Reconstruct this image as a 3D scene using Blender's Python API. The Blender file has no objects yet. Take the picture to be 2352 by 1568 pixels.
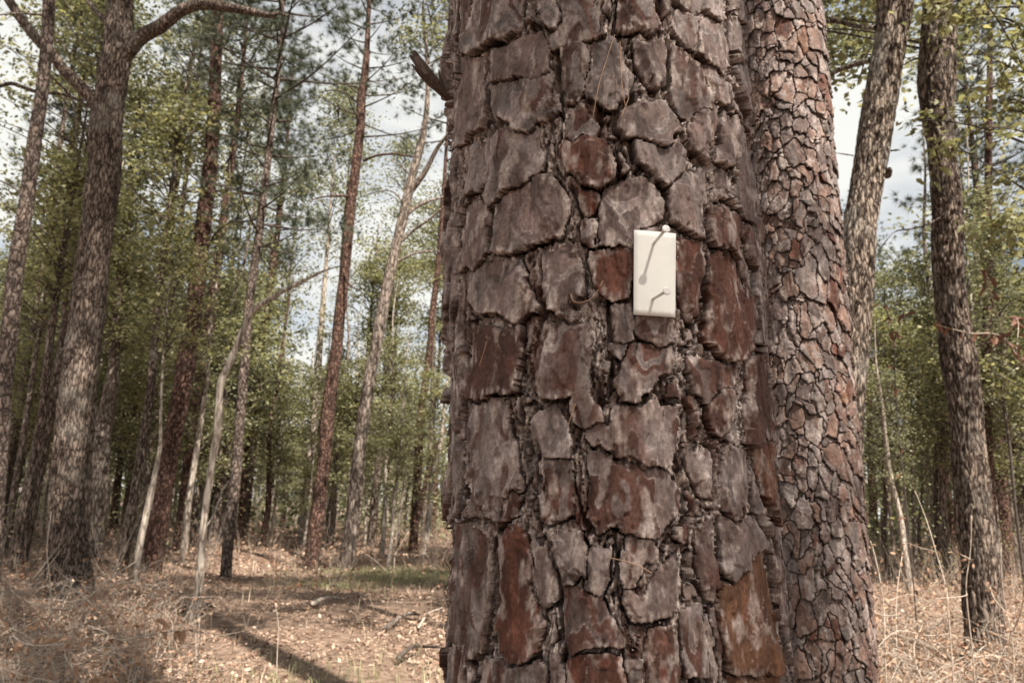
import bpy, math, random
import numpy as np
from mathutils import Vector, Matrix

SC = bpy.context.scene
COL = SC.collection
rng = np.random.default_rng(7)
random.seed(7)

# ------------------------------------------------------------------ camera
FPX = 1777.0                      # focal length, in pixels of a 2352 px wide picture
PITCH, ROLL, CAMZ = math.radians(12.0), math.radians(1.8), 1.35
_f = np.array([0, math.cos(PITCH), math.sin(PITCH)])
_r = np.array([1.0, 0, 0])
_u = np.array([0, -math.sin(PITCH), math.cos(PITCH)])
RX = math.cos(ROLL) * _r + math.sin(ROLL) * _u
UX = -math.sin(ROLL) * _r + math.cos(ROLL) * _u
CAM = np.array([0, 0, CAMZ])
cd = bpy.data.cameras.new('camera')
cam = bpy.data.objects.new('camera', cd)
COL.objects.link(cam)
cam.matrix_world = Matrix(((RX[0], UX[0], -_f[0], 0), (RX[1], UX[1], -_f[1], 0), (RX[2], UX[2], -_f[2], CAMZ), (0, 0, 0, 1)))
cd.sensor_width = 36.0
cd.lens = 36.0 * FPX / 2352.0
cd.clip_start, cd.clip_end = 0.05, 2000
cd.dof.use_dof = True
cd.dof.focus_distance = 0.95
cd.dof.aperture_fstop = 12.5
SC.camera = cam

# ------------------------------------------------------------------ light
SUN_AZ, SUN_EL = math.radians(33), math.radians(53)     # azimuth from -Y towards +X: behind the camera, to the right
SDIR = np.array([math.sin(SUN_AZ) * math.cos(SUN_EL), -math.cos(SUN_AZ) * math.cos(SUN_EL), math.sin(SUN_EL)])
sl = bpy.data.lights.new('sun', 'SUN')
sl.energy, sl.angle, sl.color = 5.0, math.radians(0.53), (1.0, 0.93, 0.83)
so = bpy.data.objects.new('sun', sl)
COL.objects.link(so)
so.rotation_euler = Vector(SDIR).to_track_quat('Z', 'Y').to_euler()
W = bpy.data.worlds.new('World')
SC.world = W
W.use_nodes = True
wn, wl = W.node_tree.nodes, W.node_tree.links
bg = wn['Background']
sky = wn.new('ShaderNodeTexSky')
sky.sky_type = 'NISHITA'
sky.sun_disc = False
sky.sun_elevation = SUN_EL
sky.sun_rotation = math.pi - SUN_AZ
sky.air_density, sky.dust_density, sky.ozone_density = 1.0, 2.0, 1.0
tcw = wn.new('ShaderNodeTexCoord')
mpw = wn.new('ShaderNodeMapping')
mpw.inputs['Scale'].default_value = (1.3, 1.3, 3.0)
nzw = wn.new('ShaderNodeTexNoise')
nzw.inputs['Scale'].default_value = 1.9
nzw.inputs['Detail'].default_value = 7
nzw.inputs['Roughness'].default_value = 0.55
rpw = wn.new('ShaderNodeValToRGB')
rpw.color_ramp.elements[0].position = 0.30
rpw.color_ramp.elements[1].position = 0.54
mxw = wn.new('ShaderNodeMixRGB')
mxw.inputs[2].default_value = (7.3, 7.3, 6.95, 1)          # bright thin cloud
wl.new(tcw.outputs['Generated'], mpw.inputs['Vector'])
wl.new(mpw.outputs['Vector'], nzw.inputs['Vector'])
wl.new(nzw.outputs['Fac'], rpw.inputs['Fac'])
wl.new(rpw.outputs['Color'], mxw.inputs['Fac'])
wl.new(sky.outputs['Color'], mxw.inputs[1])
wl.new(mxw.outputs['Color'], bg.inputs['Color'])
bg.inputs['Strength'].default_value = 0.05
vs = SC.view_settings
vs.view_transform, vs.look, vs.gamma, vs.use_curve_mapping = 'Standard', 'None', 1.0, False
vs.exposure = 1.42
SC.render.engine = 'CYCLES'
SC.cycles.max_bounces = 6
SC.cycles.diffuse_bounces = 4
SC.cycles.glossy_bounces = 2
SC.cycles.transmission_bounces = 4
SC.cycles.use_denoising = True

# ------------------------------------------------------------------ helpers
def ray(x, y):
    return _f + (x - 1176) / FPX * RX + (784 - y) / FPX * UX
def on_plane(x, y, Y):                     # picture point (2352 wide) -> world point on the vertical plane at depth Y
    d = ray(x, y)
    return CAM + d * (Y / d[1])
def on_ground(x, y):
    d = ray(x, y)
    return CAM - d * (CAMZ / d[2])
def project(P):
    q = P - CAM
    k = q @ _f
    return 1176 + FPX * (q @ RX) / k, 784 - FPX * (q @ UX) / k

_T = np.random.default_rng(3).integers(0, 4096, 8192)
_G = np.random.default_rng(4).uniform(0, 2 * np.pi, 4096)
_GX, _GY = np.cos(_G), np.sin(_G)
def noise2(x, y, per=None):
    xi, yi = np.floor(x).astype(np.int64), np.floor(y).astype(np.int64)
    fx, fy = x - xi, y - yi
    sx, sy = fx * fx * fx * (fx * (fx * 6 - 15) + 10), fy * fy * fy * (fy * (fy * 6 - 15) + 10)
    def g(i, j, dx, dy):
        if per:
            i = i % per
        h = _T[(_T[i & 4095] + j) & 4095]
        return _GX[h] * dx + _GY[h] * dy
    a = g(xi, yi, fx, fy); b = g(xi + 1, yi, fx - 1, fy)
    c = g(xi, yi + 1, fx, fy - 1); d = g(xi + 1, yi + 1, fx - 1, fy - 1)
    return ((a + sx * (b - a)) * (1 - sy) + (c + sx * (d - c)) * sy) * 1.5
def fbm(x, y, o=3, per=None):
    s, a = 0.0, 1.0
    for k in range(o):
        s = s + a * noise2(x + 13.7 * k * (0 if per else 1), y + 7.3 * k, per)
        x, y, a = x * 2, y * 2, a * 0.5
        if per:
            per *= 2
    return s
def hash01(*a):
    s = 0.0
    for i, v in enumerate(a):
        s = s + np.asarray(v, float) * (12.9898 + 65.233 * i)
    t = np.sin(s) * 43758.5453
    return t - np.floor(t)

def mesh_np(name, V, F, mat=None, smooth=False):
    """V (n,3); F list of index arrays (m,k)."""
    if not isinstance(F, (list, tuple)):
        F = [F]
    F = [np.asarray(f, np.int32) for f in F if len(f)]
    me = bpy.data.meshes.new(name)
    V = np.asarray(V, np.float32)
    me.vertices.add(len(V))
    me.vertices.foreach_set('co', V.ravel())
    idx = np.concatenate([f.ravel() for f in F])
    cnt = np.concatenate([np.full(len(f), f.shape[1], np.int32) for f in F])
    me.loops.add(len(idx))
    me.loops.foreach_set('vertex_index', idx)
    me.polygons.add(len(cnt))
    me.polygons.foreach_set('loop_start', (np.cumsum(cnt) - cnt).astype(np.int32))
    me.polygons.foreach_set('loop_total', cnt)
    if smooth:
        me.polygons.foreach_set('use_smooth', np.ones(len(cnt), bool))
    me.update(calc_edges=True)
    if mat:
        me.materials.append(mat)
    return me
def add(name, me, parent=None, loc=(0, 0, 0), **props):
    o = bpy.data.objects.new(name, me)
    COL.objects.link(o)
    o.location = loc
    o.parent = parent
    for k, v in props.items():
        o[k] = v
    return o
def thing(name, label, cat, loc=(0, 0, 0), group=None):
    o = add(name, None, None, loc, label=label, category=cat)
    o.empty_display_size = 0.1
    if group:
        o['group'] = group
    return o
def join(parts):
    Vs, Fs, n = [], {}, 0
    for V, F in parts:
        for f in (F if isinstance(F, list) else [F]):
            f = np.asarray(f)
            if len(f):
                Fs.setdefault(f.shape[1], []).append(f + n)
        Vs.append(V)
        n += len(V)
    return np.concatenate(Vs), [np.concatenate(f) for f in Fs.values()]
def smooth_path(P, n):
    P = np.asarray(P, float)
    t = np.linspace(0, len(P) - 1, n)
    i = np.clip(t.astype(int), 0, len(P) - 2)
    f = (t - i)[:, None]
    p0, p1, p2, p3 = P[np.maximum(i - 1, 0)], P[i], P[i + 1], P[np.minimum(i + 2, len(P) - 1)]
    return 0.5 * (2 * p1 + (p2 - p0) * f + (2 * p0 - 5 * p1 + 4 * p2 - p3) * f ** 2 + (3 * p1 - p0 - 3 * p2 + p3) * f ** 3)
def tube(P, R, sides=10, step=None, rough=0.0, freq=(8, 3), seed=0.0, cap=True, lumpy=0.07):
    """tapered tube along a smoothed path; rough > 0 pushes the skin in and out like bark."""
    PR = np.column_stack([np.asarray(P, float), np.asarray(R, float)])
    L = np.linalg.norm(np.diff(PR[:, :3], axis=0), axis=1).sum()
    n = max(len(PR) * 2, int(L / step)) if step else len(PR) * 3
    Q = smooth_path(PR, n)
    c, r = Q[:, :3], np.maximum(Q[:, 3], 0.0006)
    tg = np.gradient(c, axis=0)
    tg /= np.linalg.norm(tg, axis=1)[:, None] + 1e-9
    ref = np.array([0.0, 1.0, 0.0]) if abs(tg[:, 1]).mean() < 0.8 else np.array([1.0, 0, 0])
    a = np.cross(tg, ref); a /= np.linalg.norm(a, axis=1)[:, None] + 1e-9
    b = np.cross(a, tg)
    th = np.arange(sides) / sides * 2 * np.pi
    rr = np.repeat(r[:, None], sides, 1)
    if rough:
        s = np.concatenate([[0], np.cumsum(np.linalg.norm(np.diff(c, axis=0), axis=1))])
        A, S = np.meshgrid(th / (2 * np.pi), s)
        per = int(freq[0])
        lump = fbm(A * 3, S * 1.4 + seed, 2, 3)
        wob = fbm(A * 6, S * 5.0 + seed, 2, 6) * 0.25
        k = fbm(A * per + 0.0 * wob, S * freq[1] + seed * 3.1 + wob, 3, per)
        rr = rr * (1 + lumpy * lump) + rough * (0.35 - 2.2 * np.abs(k))
    V = c[:, None, :] + rr[..., None] * (np.cos(th)[None, :, None] * a[:, None, :] + np.sin(th)[None, :, None] * b[:, None, :])
    V = V.reshape(-1, 3)
    i, j = np.meshgrid(np.arange(n - 1), np.arange(sides), indexing='ij')
    j2 = (j + 1) % sides
    F = np.stack([i * sides + j, i * sides + j2, (i + 1) * sides + j2, (i + 1) * sides + j], -1).reshape(-1, 4)
    Fs = [F]
    if cap:
        V = np.vstack([V, c[-1:] + tg[-1:] * r[-1] * 0.5])
        k = np.arange(sides)
        Fs.append(np.stack([(n - 1) * sides + k, (n - 1) * sides + (k + 1) % sides, np.full(sides, len(V) - 1)], -1))
    return V, Fs
def unit(v):
    return v / (np.linalg.norm(v, axis=-1, keepdims=True) + 1e-9)
def leaves(P, size, g, up=0.6, wid=0.27, droop=0.0):
    n = len(P)
    a = g.normal(size=(n, 3)); a[:, 2] = a[:, 2] * 0.5 - droop
    a = unit(a)
    nn = unit(g.normal(size=(n, 3)) * (1 - up) + np.array([0, 0, up]))
    s = unit(np.cross(a, nn))
    nn = np.cross(s, a)
    L = np.asarray(size)[:, None]
    m = P + a * L * 0.45 - nn * L * 0.07
    V = np.stack([P, m + s * L * wid, P + a * L - nn * L * 0.12, m - s * L * wid], 1).reshape(-1, 3)
    return V, np.arange(4 * n).reshape(n, 4)
def needles(P, D, length, g, k=22, spread=0.9):
    n = len(P)
    d = unit(D[:, None, :] + g.normal(size=(n, k, 3)) * spread)
    b = P[:, None, :] + d * 0.01
    s = unit(np.cross(d, g.normal(size=(n, k, 3)))) * (0.0035 + 0.009 * length)
    L = length * g.uniform(0.7, 1.15, (n, k, 1))
    V = np.stack([b - s, b + s, b + d * L - np.array([0, 0, 0.15]) * L], 2).reshape(-1, 3)
    return V, np.arange(3 * n * k).reshape(-1, 3)

# ------------------------------------------------------------------ materials
def new_mat(name):
    m = bpy.data.materials.new(name)
    m.use_nodes = True
    return m, m.node_tree.nodes, m.node_tree.links, m.node_tree.nodes['Principled BSDF']
def ramp(nt, stops):
    r = nt.new('ShaderNodeValToRGB')
    e = r.color_ramp.elements
    while len(e) < len(stops):
        e.new(0.5)
    for el, (p, c) in zip(e, stops):
        el.position = p
        el.color = (*c, 1)
    return r
def mat_hero(name, scale=1.0):
    """bark coloured by the layer each flake belongs to (attribute), with fine grain and relief on top."""
    m, n, l, b = new_mat(name)
    at = n.new('ShaderNodeAttribute'); at.attribute_name = 'tone'
    tc = n.new('ShaderNodeTexCoord')
    mp = n.new('ShaderNodeMapping'); mp.inputs['Scale'].default_value = (1, 1, 0.65)
    l.new(tc.outputs['Object'], mp.inputs['Vector'])
    n1 = n.new('ShaderNodeTexNoise'); n1.inputs['Scale'].default_value = 260 * scale; n1.inputs['Detail'].default_value = 6; n1.inputs['Roughness'].default_value = 0.68
    n2 = n.new('ShaderNodeTexNoise'); n2.inputs['Scale'].default_value = 38 * scale; n2.inputs['Detail'].default_value = 4
    l.new(mp.outputs['Vector'], n1.inputs['Vector']); l.new(tc.outputs['Object'], n2.inputs['Vector'])
    r1 = ramp(n, [(0.30, (0.30, 0.26, 0.24)), (0.5, (0.95, 0.95, 0.95)), (0.70, (1.75, 1.75, 1.75))])
    l.new(n1.outputs['Fac'], r1.inputs['Fac'])
    r2 = ramp(n, [(0.3, (0.72, 0.66, 0.62)), (0.68, (1.22, 1.22, 1.24))])
    l.new(n2.outputs['Fac'], r2.inputs['Fac'])
    x1 = n.new('ShaderNodeMixRGB'); x1.blend_type = 'MULTIPLY'; x1.inputs['Fac'].default_value = 1
    x2 = n.new('ShaderNodeMixRGB'); x2.blend_type = 'MULTIPLY'; x2.inputs['Fac'].default_value = 1
    l.new(at.outputs['Alpha'], x1.inputs['Fac']); l.new(at.outputs['Color'], x1.inputs[1]); l.new(r1.outputs['Color'], x1.inputs[2])
    l.new(x1.outputs['Color'], x2.inputs[1]); l.new(r2.outputs['Color'], x2.inputs[2])
    l.new(x2.outputs['Color'], b.inputs['Base Color'])
    b.inputs['Roughness'].default_value = 0.82
    b.inputs['Specular IOR Level'].default_value = 0.3
    bp = n.new('ShaderNodeBump'); bp.inputs['Strength'].default_value = 0.75; bp.inputs['Distance'].default_value = 0.0016 / scale
    l.new(n1.outputs['Fac'], bp.inputs['Height']); l.new(at.outputs['Alpha'], bp.inputs['Strength'])
    l.new(bp.outputs['Normal'], b.inputs['Normal'])
    return m
def mat_bark(name, dark, mid, light, cells=14.0, stretch=0.3, bump=0.02, kind='furrow', patch=None):
    m, n, l, b = new_mat(name)
    tc = n.new('ShaderNodeTexCoord')
    mp = n.new('ShaderNodeMapping'); mp.inputs['Scale'].default_value = (1, 1, stretch)
    l.new(tc.outputs['Object'], mp.inputs['Vector'])
    wz = n.new('ShaderNodeTexNoise'); wz.inputs['Scale'].default_value = cells * 0.8; wz.inputs['Detail'].default_value = 5; wz.inputs['Roughness'].default_value = 0.6
    l.new(mp.outputs['Vector'], wz.inputs['Vector'])
    wm = n.new('ShaderNodeMixRGB'); wm.blend_type = 'LINEAR_LIGHT'; wm.inputs['Fac'].default_value = 1.1 / cells
    l.new(mp.outputs['Vector'], wm.inputs[1]); l.new(wz.outputs['Color'], wm.inputs[2])
    vo = n.new('ShaderNodeTexVoronoi'); vo.feature = 'DISTANCE_TO_EDGE'; vo.inputs['Scale'].default_value = cells
    l.new(wm.outputs['Color'], vo.inputs['Vector'])
    vc = n.new('ShaderNodeTexVoronoi'); vc.inputs['Scale'].default_value = cells
    l.new(wm.outputs['Color'], vc.inputs['Vector'])
    nz = n.new('ShaderNodeTexNoise'); nz.inputs['Scale'].default_value = cells * 5; nz.inputs['Detail'].default_value = 5; nz.inputs['Roughness'].default_value = 0.7
    l.new(mp.outputs['Vector'], nz.inputs['Vector'])
    big = n.new('ShaderNodeTexNoise'); big.inputs['Scale'].default_value = 2.2; big.inputs['Detail'].default_value = 4
    l.new(tc.outputs['Object'], big.inputs['Vector'])
    mt = n.new('ShaderNodeMath'); mt.operation = 'MULTIPLY_ADD'; mt.inputs[1].default_value = 2.2
    l.new(vo.outputs['Distance'], mt.inputs[0])
    sub = n.new('ShaderNodeMath'); sub.operation = 'MULTIPLY_ADD'; sub.inputs[1].default_value = 0.9; sub.inputs[2].default_value = -0.25
    l.new(nz.outputs['Fac'], sub.inputs[0]); l.new(sub.outputs[0], mt.inputs[2])
    rp = ramp(n, [(0.19, dark), (0.40, mid), (0.70, light)])  # crevices darkened and ridges lightened in the colour for stronger local contrast
    l.new(mt.outputs[0], rp.inputs['Fac'])
    hs = ramp(n, [(0.0, (0.72, 0.70, 0.68)), (1.0, (1.25, 1.2, 1.16))])
    sp = n.new('ShaderNodeSeparateColor'); l.new(vc.outputs['Color'], sp.inputs['Color']); l.new(sp.outputs[0], hs.inputs['Fac'])
    x1 = n.new('ShaderNodeMixRGB'); x1.blend_type = 'MULTIPLY'; x1.inputs['Fac'].default_value = 1
    l.new(rp.outputs['Color'], x1.inputs[1]); l.new(hs.outputs['Color'], x1.inputs[2])
    out = x1
    if patch:
        pr = ramp(n, [(0.52, (0, 0, 0)), (0.66, (1, 1, 1))])
        l.new(big.outputs['Fac'], pr.inputs['Fac'])
        x2 = n.new('ShaderNodeMixRGB'); x2.inputs[2].default_value = (*patch, 1)
        pm = n.new('ShaderNodeMath'); pm.operation = 'MULTIPLY'; l.new(pr.outputs['Color'], pm.inputs[0]); l.new(mt.outputs[0], pm.inputs[1])
        l.new(pm.outputs[0], x2.inputs['Fac']); l.new(x1.outputs['Color'], x2.inputs[1])
        out = x2
    l.new(out.outputs['Color'], b.inputs['Base Color'])
    b.inputs['Roughness'].default_value = 0.9
    b.inputs['Specular IOR Level'].default_value = 0.2
    bp = n.new('ShaderNodeBump'); bp.inputs['Strength'].default_value = 0.9; bp.inputs['Distance'].default_value = bump
    l.new(mt.outputs[0], bp.inputs['Height']); l.new(bp.outputs['Normal'], b.inputs['Normal'])
    return m
def mat_leaf(name, stops, trans=0.35, rough=0.55, tcol=None):
    m, n, l, b = new_mat(name)
    ge = n.new('ShaderNodeNewGeometry')
    rp = ramp(n, stops)
    l.new(ge.outputs['Random Per Island'], rp.inputs['Fac'])
    l.new(rp.outputs['Color'], b.inputs['Base Color'])
    b.inputs['Roughness'].default_value = rough
    b.inputs['Specular IOR Level'].default_value = 0.3
    if trans:
        tr = n.new('ShaderNodeBsdfTranslucent')
        if tcol:
            mx = n.new('ShaderNodeMixRGB'); mx.blend_type = 'MULTIPLY'; mx.inputs['Fac'].default_value = 1; mx.inputs[2].default_value = (*tcol, 1)
            l.new(rp.outputs['Color'], mx.inputs[1]); l.new(mx.outputs['Color'], tr.inputs['Color'])
        else:
            l.new(rp.outputs['Color'], tr.inputs['Color'])
        ms = n.new('ShaderNodeMixShader'); ms.inputs['Fac'].default_value = trans
        l.new(b.outputs[0], ms.inputs[1]); l.new(tr.outputs[0], ms.inputs[2])
        l.new(ms.outputs[0], n['Material Output'].inputs['Surface'])
    return m
def mat_noise(name, stops, scale, rough=0.9, bump=0.0, detail=5, spec=0.2):
    m, n, l, b = new_mat(name)
    tc = n.new('ShaderNodeTexCoord')
    nz = n.new('ShaderNodeTexNoise'); nz.inputs['Scale'].default_value = scale; nz.inputs['Detail'].default_value = detail; nz.inputs['Roughness'].default_value = 0.65
    l.new(tc.outputs['Object'], nz.inputs['Vector'])
    rp = ramp(n, stops)
    l.new(nz.outputs['Fac'], rp.inputs['Fac']); l.new(rp.outputs['Color'], b.inputs['Base Color'])
    b.inputs['Roughness'].default_value = rough
    b.inputs['Specular IOR Level'].default_value = spec
    if bump:
        bp = n.new('ShaderNodeBump'); bp.inputs['Strength'].default_value = 0.6; bp.inputs['Distance'].default_value = bump
        l.new(nz.outputs['Fac'], bp.inputs['Height']); l.new(bp.outputs['Normal'], b.inputs['Normal'])
    return m

M_HERO = mat_hero('pine_bark_layers')
M_HERO2 = mat_hero('pine_bark_layers_small', 0.5)
M_PINE = mat_bark('pine_bark', (0.012, 0.007, 0.0055), (0.056, 0.030, 0.023), (0.155, 0.096, 0.075), 16, 0.5, 0.02)
M_PINEG = mat_bark('grey_pine_bark', (0.016, 0.011, 0.009), (0.075, 0.056, 0.047), (0.20, 0.16, 0.138), 18, 0.5, 0.02)
M_OAK = mat_bark('oak_bark', (0.009, 0.006, 0.005), (0.085, 0.062, 0.049), (0.36, 0.30, 0.25), 30, 0.22, 0.02, patch=(0.34, 0.31, 0.27))
M_OAKD = mat_bark('dark_oak_bark', (0.012, 0.008, 0.006), (0.070, 0.049, 0.039), (0.27, 0.22, 0.185), 26, 0.22, 0.022, patch=(0.20, 0.18, 0.155))
M_PALE = mat_bark('pale_smooth_bark', (0.10, 0.082, 0.068), (0.26, 0.225, 0.19), (0.42, 0.375, 0.33), 16, 0.2, 0.004)
M_GREYB = mat_bark('grey_bark', (0.028, 0.02, 0.017), (0.105, 0.083, 0.070), (0.27, 0.23, 0.20), 20, 0.25, 0.008)
M_TWIG = mat_noise('dry_twig', [(0.3, (0.22, 0.165, 0.125)), (0.7, (0.50, 0.43, 0.36))], 25, 0.8)
M_DTWIG = mat_noise('dark_twig', [(0.3, (0.035, 0.026, 0.022)), (0.7, (0.10, 0.08, 0.066))], 20, 0.85)
M_GREEN = mat_leaf('fresh_leaf', [(0.0, (0.095, 0.103, 0.056)), (0.5, (0.21, 0.208, 0.112)), (1.0, (0.38, 0.36, 0.205))], 0.45, tcol=(1.2, 1.18, 0.85))
M_OLIVE = mat_leaf('olive_leaf', [(0.0, (0.078, 0.087, 0.056)), (0.5, (0.172, 0.176, 0.108)), (1.0, (0.32, 0.31, 0.19))], 0.4, tcol=(1.2, 1.18, 0.85))
M_NEEDLE = mat_leaf('pine_needle_green', [(0.0, (0.032, 0.044, 0.030)), (0.6, (0.070, 0.084, 0.050)), (1.0, (0.14, 0.14, 0.08))], 0.2)
M_TAN = mat_leaf('withered_leaf', [(0.0, (0.19, 0.085, 0.048)), (0.5, (0.36, 0.215, 0.135)), (1.0, (0.55, 0.40, 0.29))], 0.3, 0.6)
M_RUST = mat_leaf('rusty_leaf', [(0.0, (0.085, 0.036, 0.022)), (0.6, (0.155, 0.072, 0.045)), (1.0, (0.26, 0.15, 0.10))], 0.3, 0.6)
M_LITTER = mat_leaf('fallen_leaf', [(0.0, (0.085, 0.048, 0.034)), (0.35, (0.22, 0.135, 0.095)), (0.8, (0.34, 0.235, 0.17)), (1.0, (0.50, 0.39, 0.305))], 0.0, 0.7)
M_STRAW = mat_leaf('dry_grass', [(0.0, (0.20, 0.135, 0.09)), (0.6, (0.40, 0.305, 0.215)), (1.0, (0.56, 0.46, 0.35))], 0.2, 0.7)
M_GRASS = mat_leaf('green_grass', [(0.0, (0.14, 0.15, 0.065)), (0.6, (0.26, 0.26, 0.125)), (1.0, (0.42, 0.39, 0.24))], 0.3, 0.6)
M_SOIL = mat_noise('forest_floor', [(0.3, (0.075, 0.047, 0.035)), (0.5, (0.155, 0.104, 0.076)), (0.72, (0.28, 0.20, 0.15))], 9, 0.95, 0.03, 8)
M_PAPER = mat_noise('card_stock', [(0.3, (0.73, 0.715, 0.67)), (0.7, (0.76, 0.745, 0.70))], 60, 0.6, 0.0, 3, 0.3)
M_PNEEDLE = mat_noise('dead_needle', [(0.3, (0.30, 0.16, 0.10)), (0.7, (0.52, 0.36, 0.25))], 60, 0.6)
mm, n_, l_, b_ = new_mat('galvanised_steel')
b_.inputs['Metallic'].default_value = 0.85
b_.inputs['Roughness'].default_value = 0.42
nz_ = n_.new('ShaderNodeTexNoise'); nz_.inputs['Scale'].default_value = 500
rp_ = ramp(n_, [(0.3, (0.42, 0.40, 0.38)), (0.7, (0.66, 0.64, 0.61))])
tc_ = n_.new('ShaderNodeTexCoord'); l_.new(tc_.outputs['Object'], nz_.inputs['Vector'])
l_.new(nz_.outputs['Fac'], rp_.inputs['Fac']); l_.new(rp_.outputs['Color'], b_.inputs['Base Color'])
M_STEEL = mm
M_PLASTIC = mat_noise('translucent_white_cap', [(0.3, (0.62, 0.60, 0.57)), (0.7, (0.72, 0.70, 0.67))], 300, 0.35, 0, 3, 0.5)
M_BLAZE = mat_noise('white_blaze_paint', [(0.3, (0.70, 0.68, 0.64)), (0.7, (0.82, 0.80, 0.77))], 40, 0.7)

# ------------------------------------------------------------------ ground
def gz(x, y):
    return 0.05 * fbm(np.asarray(x, float) * 0.35, np.asarray(y, float) * 0.35, 2) + 0.018 * noise2(np.asarray(x, float) * 1.7, np.asarray(y, float) * 1.7)
rr = np.concatenate([[0.0], np.geomspace(0.4, 600, 150)])
th = np.linspace(0, 2 * np.pi, 241)[:-1]
Rg, Tg = np.meshgrid(rr, th, indexing='ij')
X, Y = Rg * np.sin(Tg), Rg * np.cos(Tg)
Z = gz(X, Y) * np.clip((120 - Rg) / 60, 0, 1)
Vg = np.stack([X, Y, Z], -1).reshape(-1, 3)
i, j = np.meshgrid(np.arange(len(rr) - 1), np.arange(240), indexing='ij')
Fg = np.stack([i * 240 + j, (i + 1) * 240 + j, (i + 1) * 240 + (j + 1) % 240, i * 240 + (j + 1) % 240], -1).reshape(-1, 4)
add('ground', mesh_np('ground', Vg, Fg[:, ::-1], M_SOIL, True), kind='structure', label='leaf covered forest floor')
# ------------------------------------------------------------------ layered pine bark
GREY, LIGHT, BROWN, RED, ORANGE = (np.array(c) for c in ((0.212, 0.174, 0.161), (0.52, 0.445, 0.40), (0.088, 0.043, 0.032), (0.115, 0.046, 0.030), (0.165, 0.082, 0.047)))
PINK = np.array((0.20, 0.125, 0.098))
TONES = {'p': (PINK, GREY), 'g': (GREY, BROWN), 'b': (BROWN, GREY), 'r': (RED, BROWN), 'o': (ORANGE, RED), 'm': ((GREY + BROWN) / 2, GREY)}

def voronoi(U, Z, cw, ch, seed, jit=0.75):
    """brick-like jittered cells in metres: distance to the cell wall and a cell number."""
    gi, gj = np.floor(U / cw).astype(int), np.floor(Z / ch).astype(int)
    best = np.full(U.shape, 9e9); sec = best.copy(); lab = np.zeros(U.shape, int)
    bx = np.zeros(U.shape); bz = bx.copy(); sx = bx.copy(); sz = bx.copy()
    for dj in (-2, -1, 0, 1, 2):
        for di in (-2, -1, 0, 1, 2):
            a, b = gi + di, gj + dj
            off = np.where(a % 2 == 0, 0.0, 0.5)
            px = (a + 0.5 + (hash01(a, b, seed) - 0.5) * jit) * cw
            pz = (b + 0.5 + off + (hash01(a, b, seed + 3) - 0.5) * jit) * ch
            d = ((U - px) / cw) ** 2 + ((Z - pz) / ch) ** 2
            m1 = d < best
            m2 = (~m1) & (d < sec)
            sec = np.where(m1, best, np.where(m2, d, sec))
            sx = np.where(m1, bx, np.where(m2, px, sx)); sz = np.where(m1, bz, np.where(m2, pz, sz))
            best = np.where(m1, d, best)
            lab = np.where(m1, (a + 500) * 2000 + (b + 500), lab)
            bx = np.where(m1, px, bx); bz = np.where(m1, pz, bz)
    # distance to the bisector, in metres
    ex, ez = (sx - bx) / cw ** 2, (sz - bz) / ch ** 2
    D = (sec - best) / 2 / (np.hypot(ex, ez) + 1e-9)
    return D, lab, np.abs(ex) / (np.hypot(ex, ez) + 1e-9)

def largest(f):
    """keep the biggest connected piece of a set of quads."""
    u, iv = np.unique(f, return_inverse=True)
    iv = iv.reshape(-1, 4)
    c = np.arange(len(u))
    for _ in range(400):
        m = c[iv].min(1)
        n = c.copy()
        np.minimum.at(n, iv.ravel(), np.repeat(m, 4))
        n = n[n]
        if (n == c).all():
            break
        c = n
    k = c[iv[:, 0]]
    w, cnt = np.unique(k, return_counts=True)
    b = k == w[cnt.argmax()]
    return f[b], f[~b]

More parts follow.
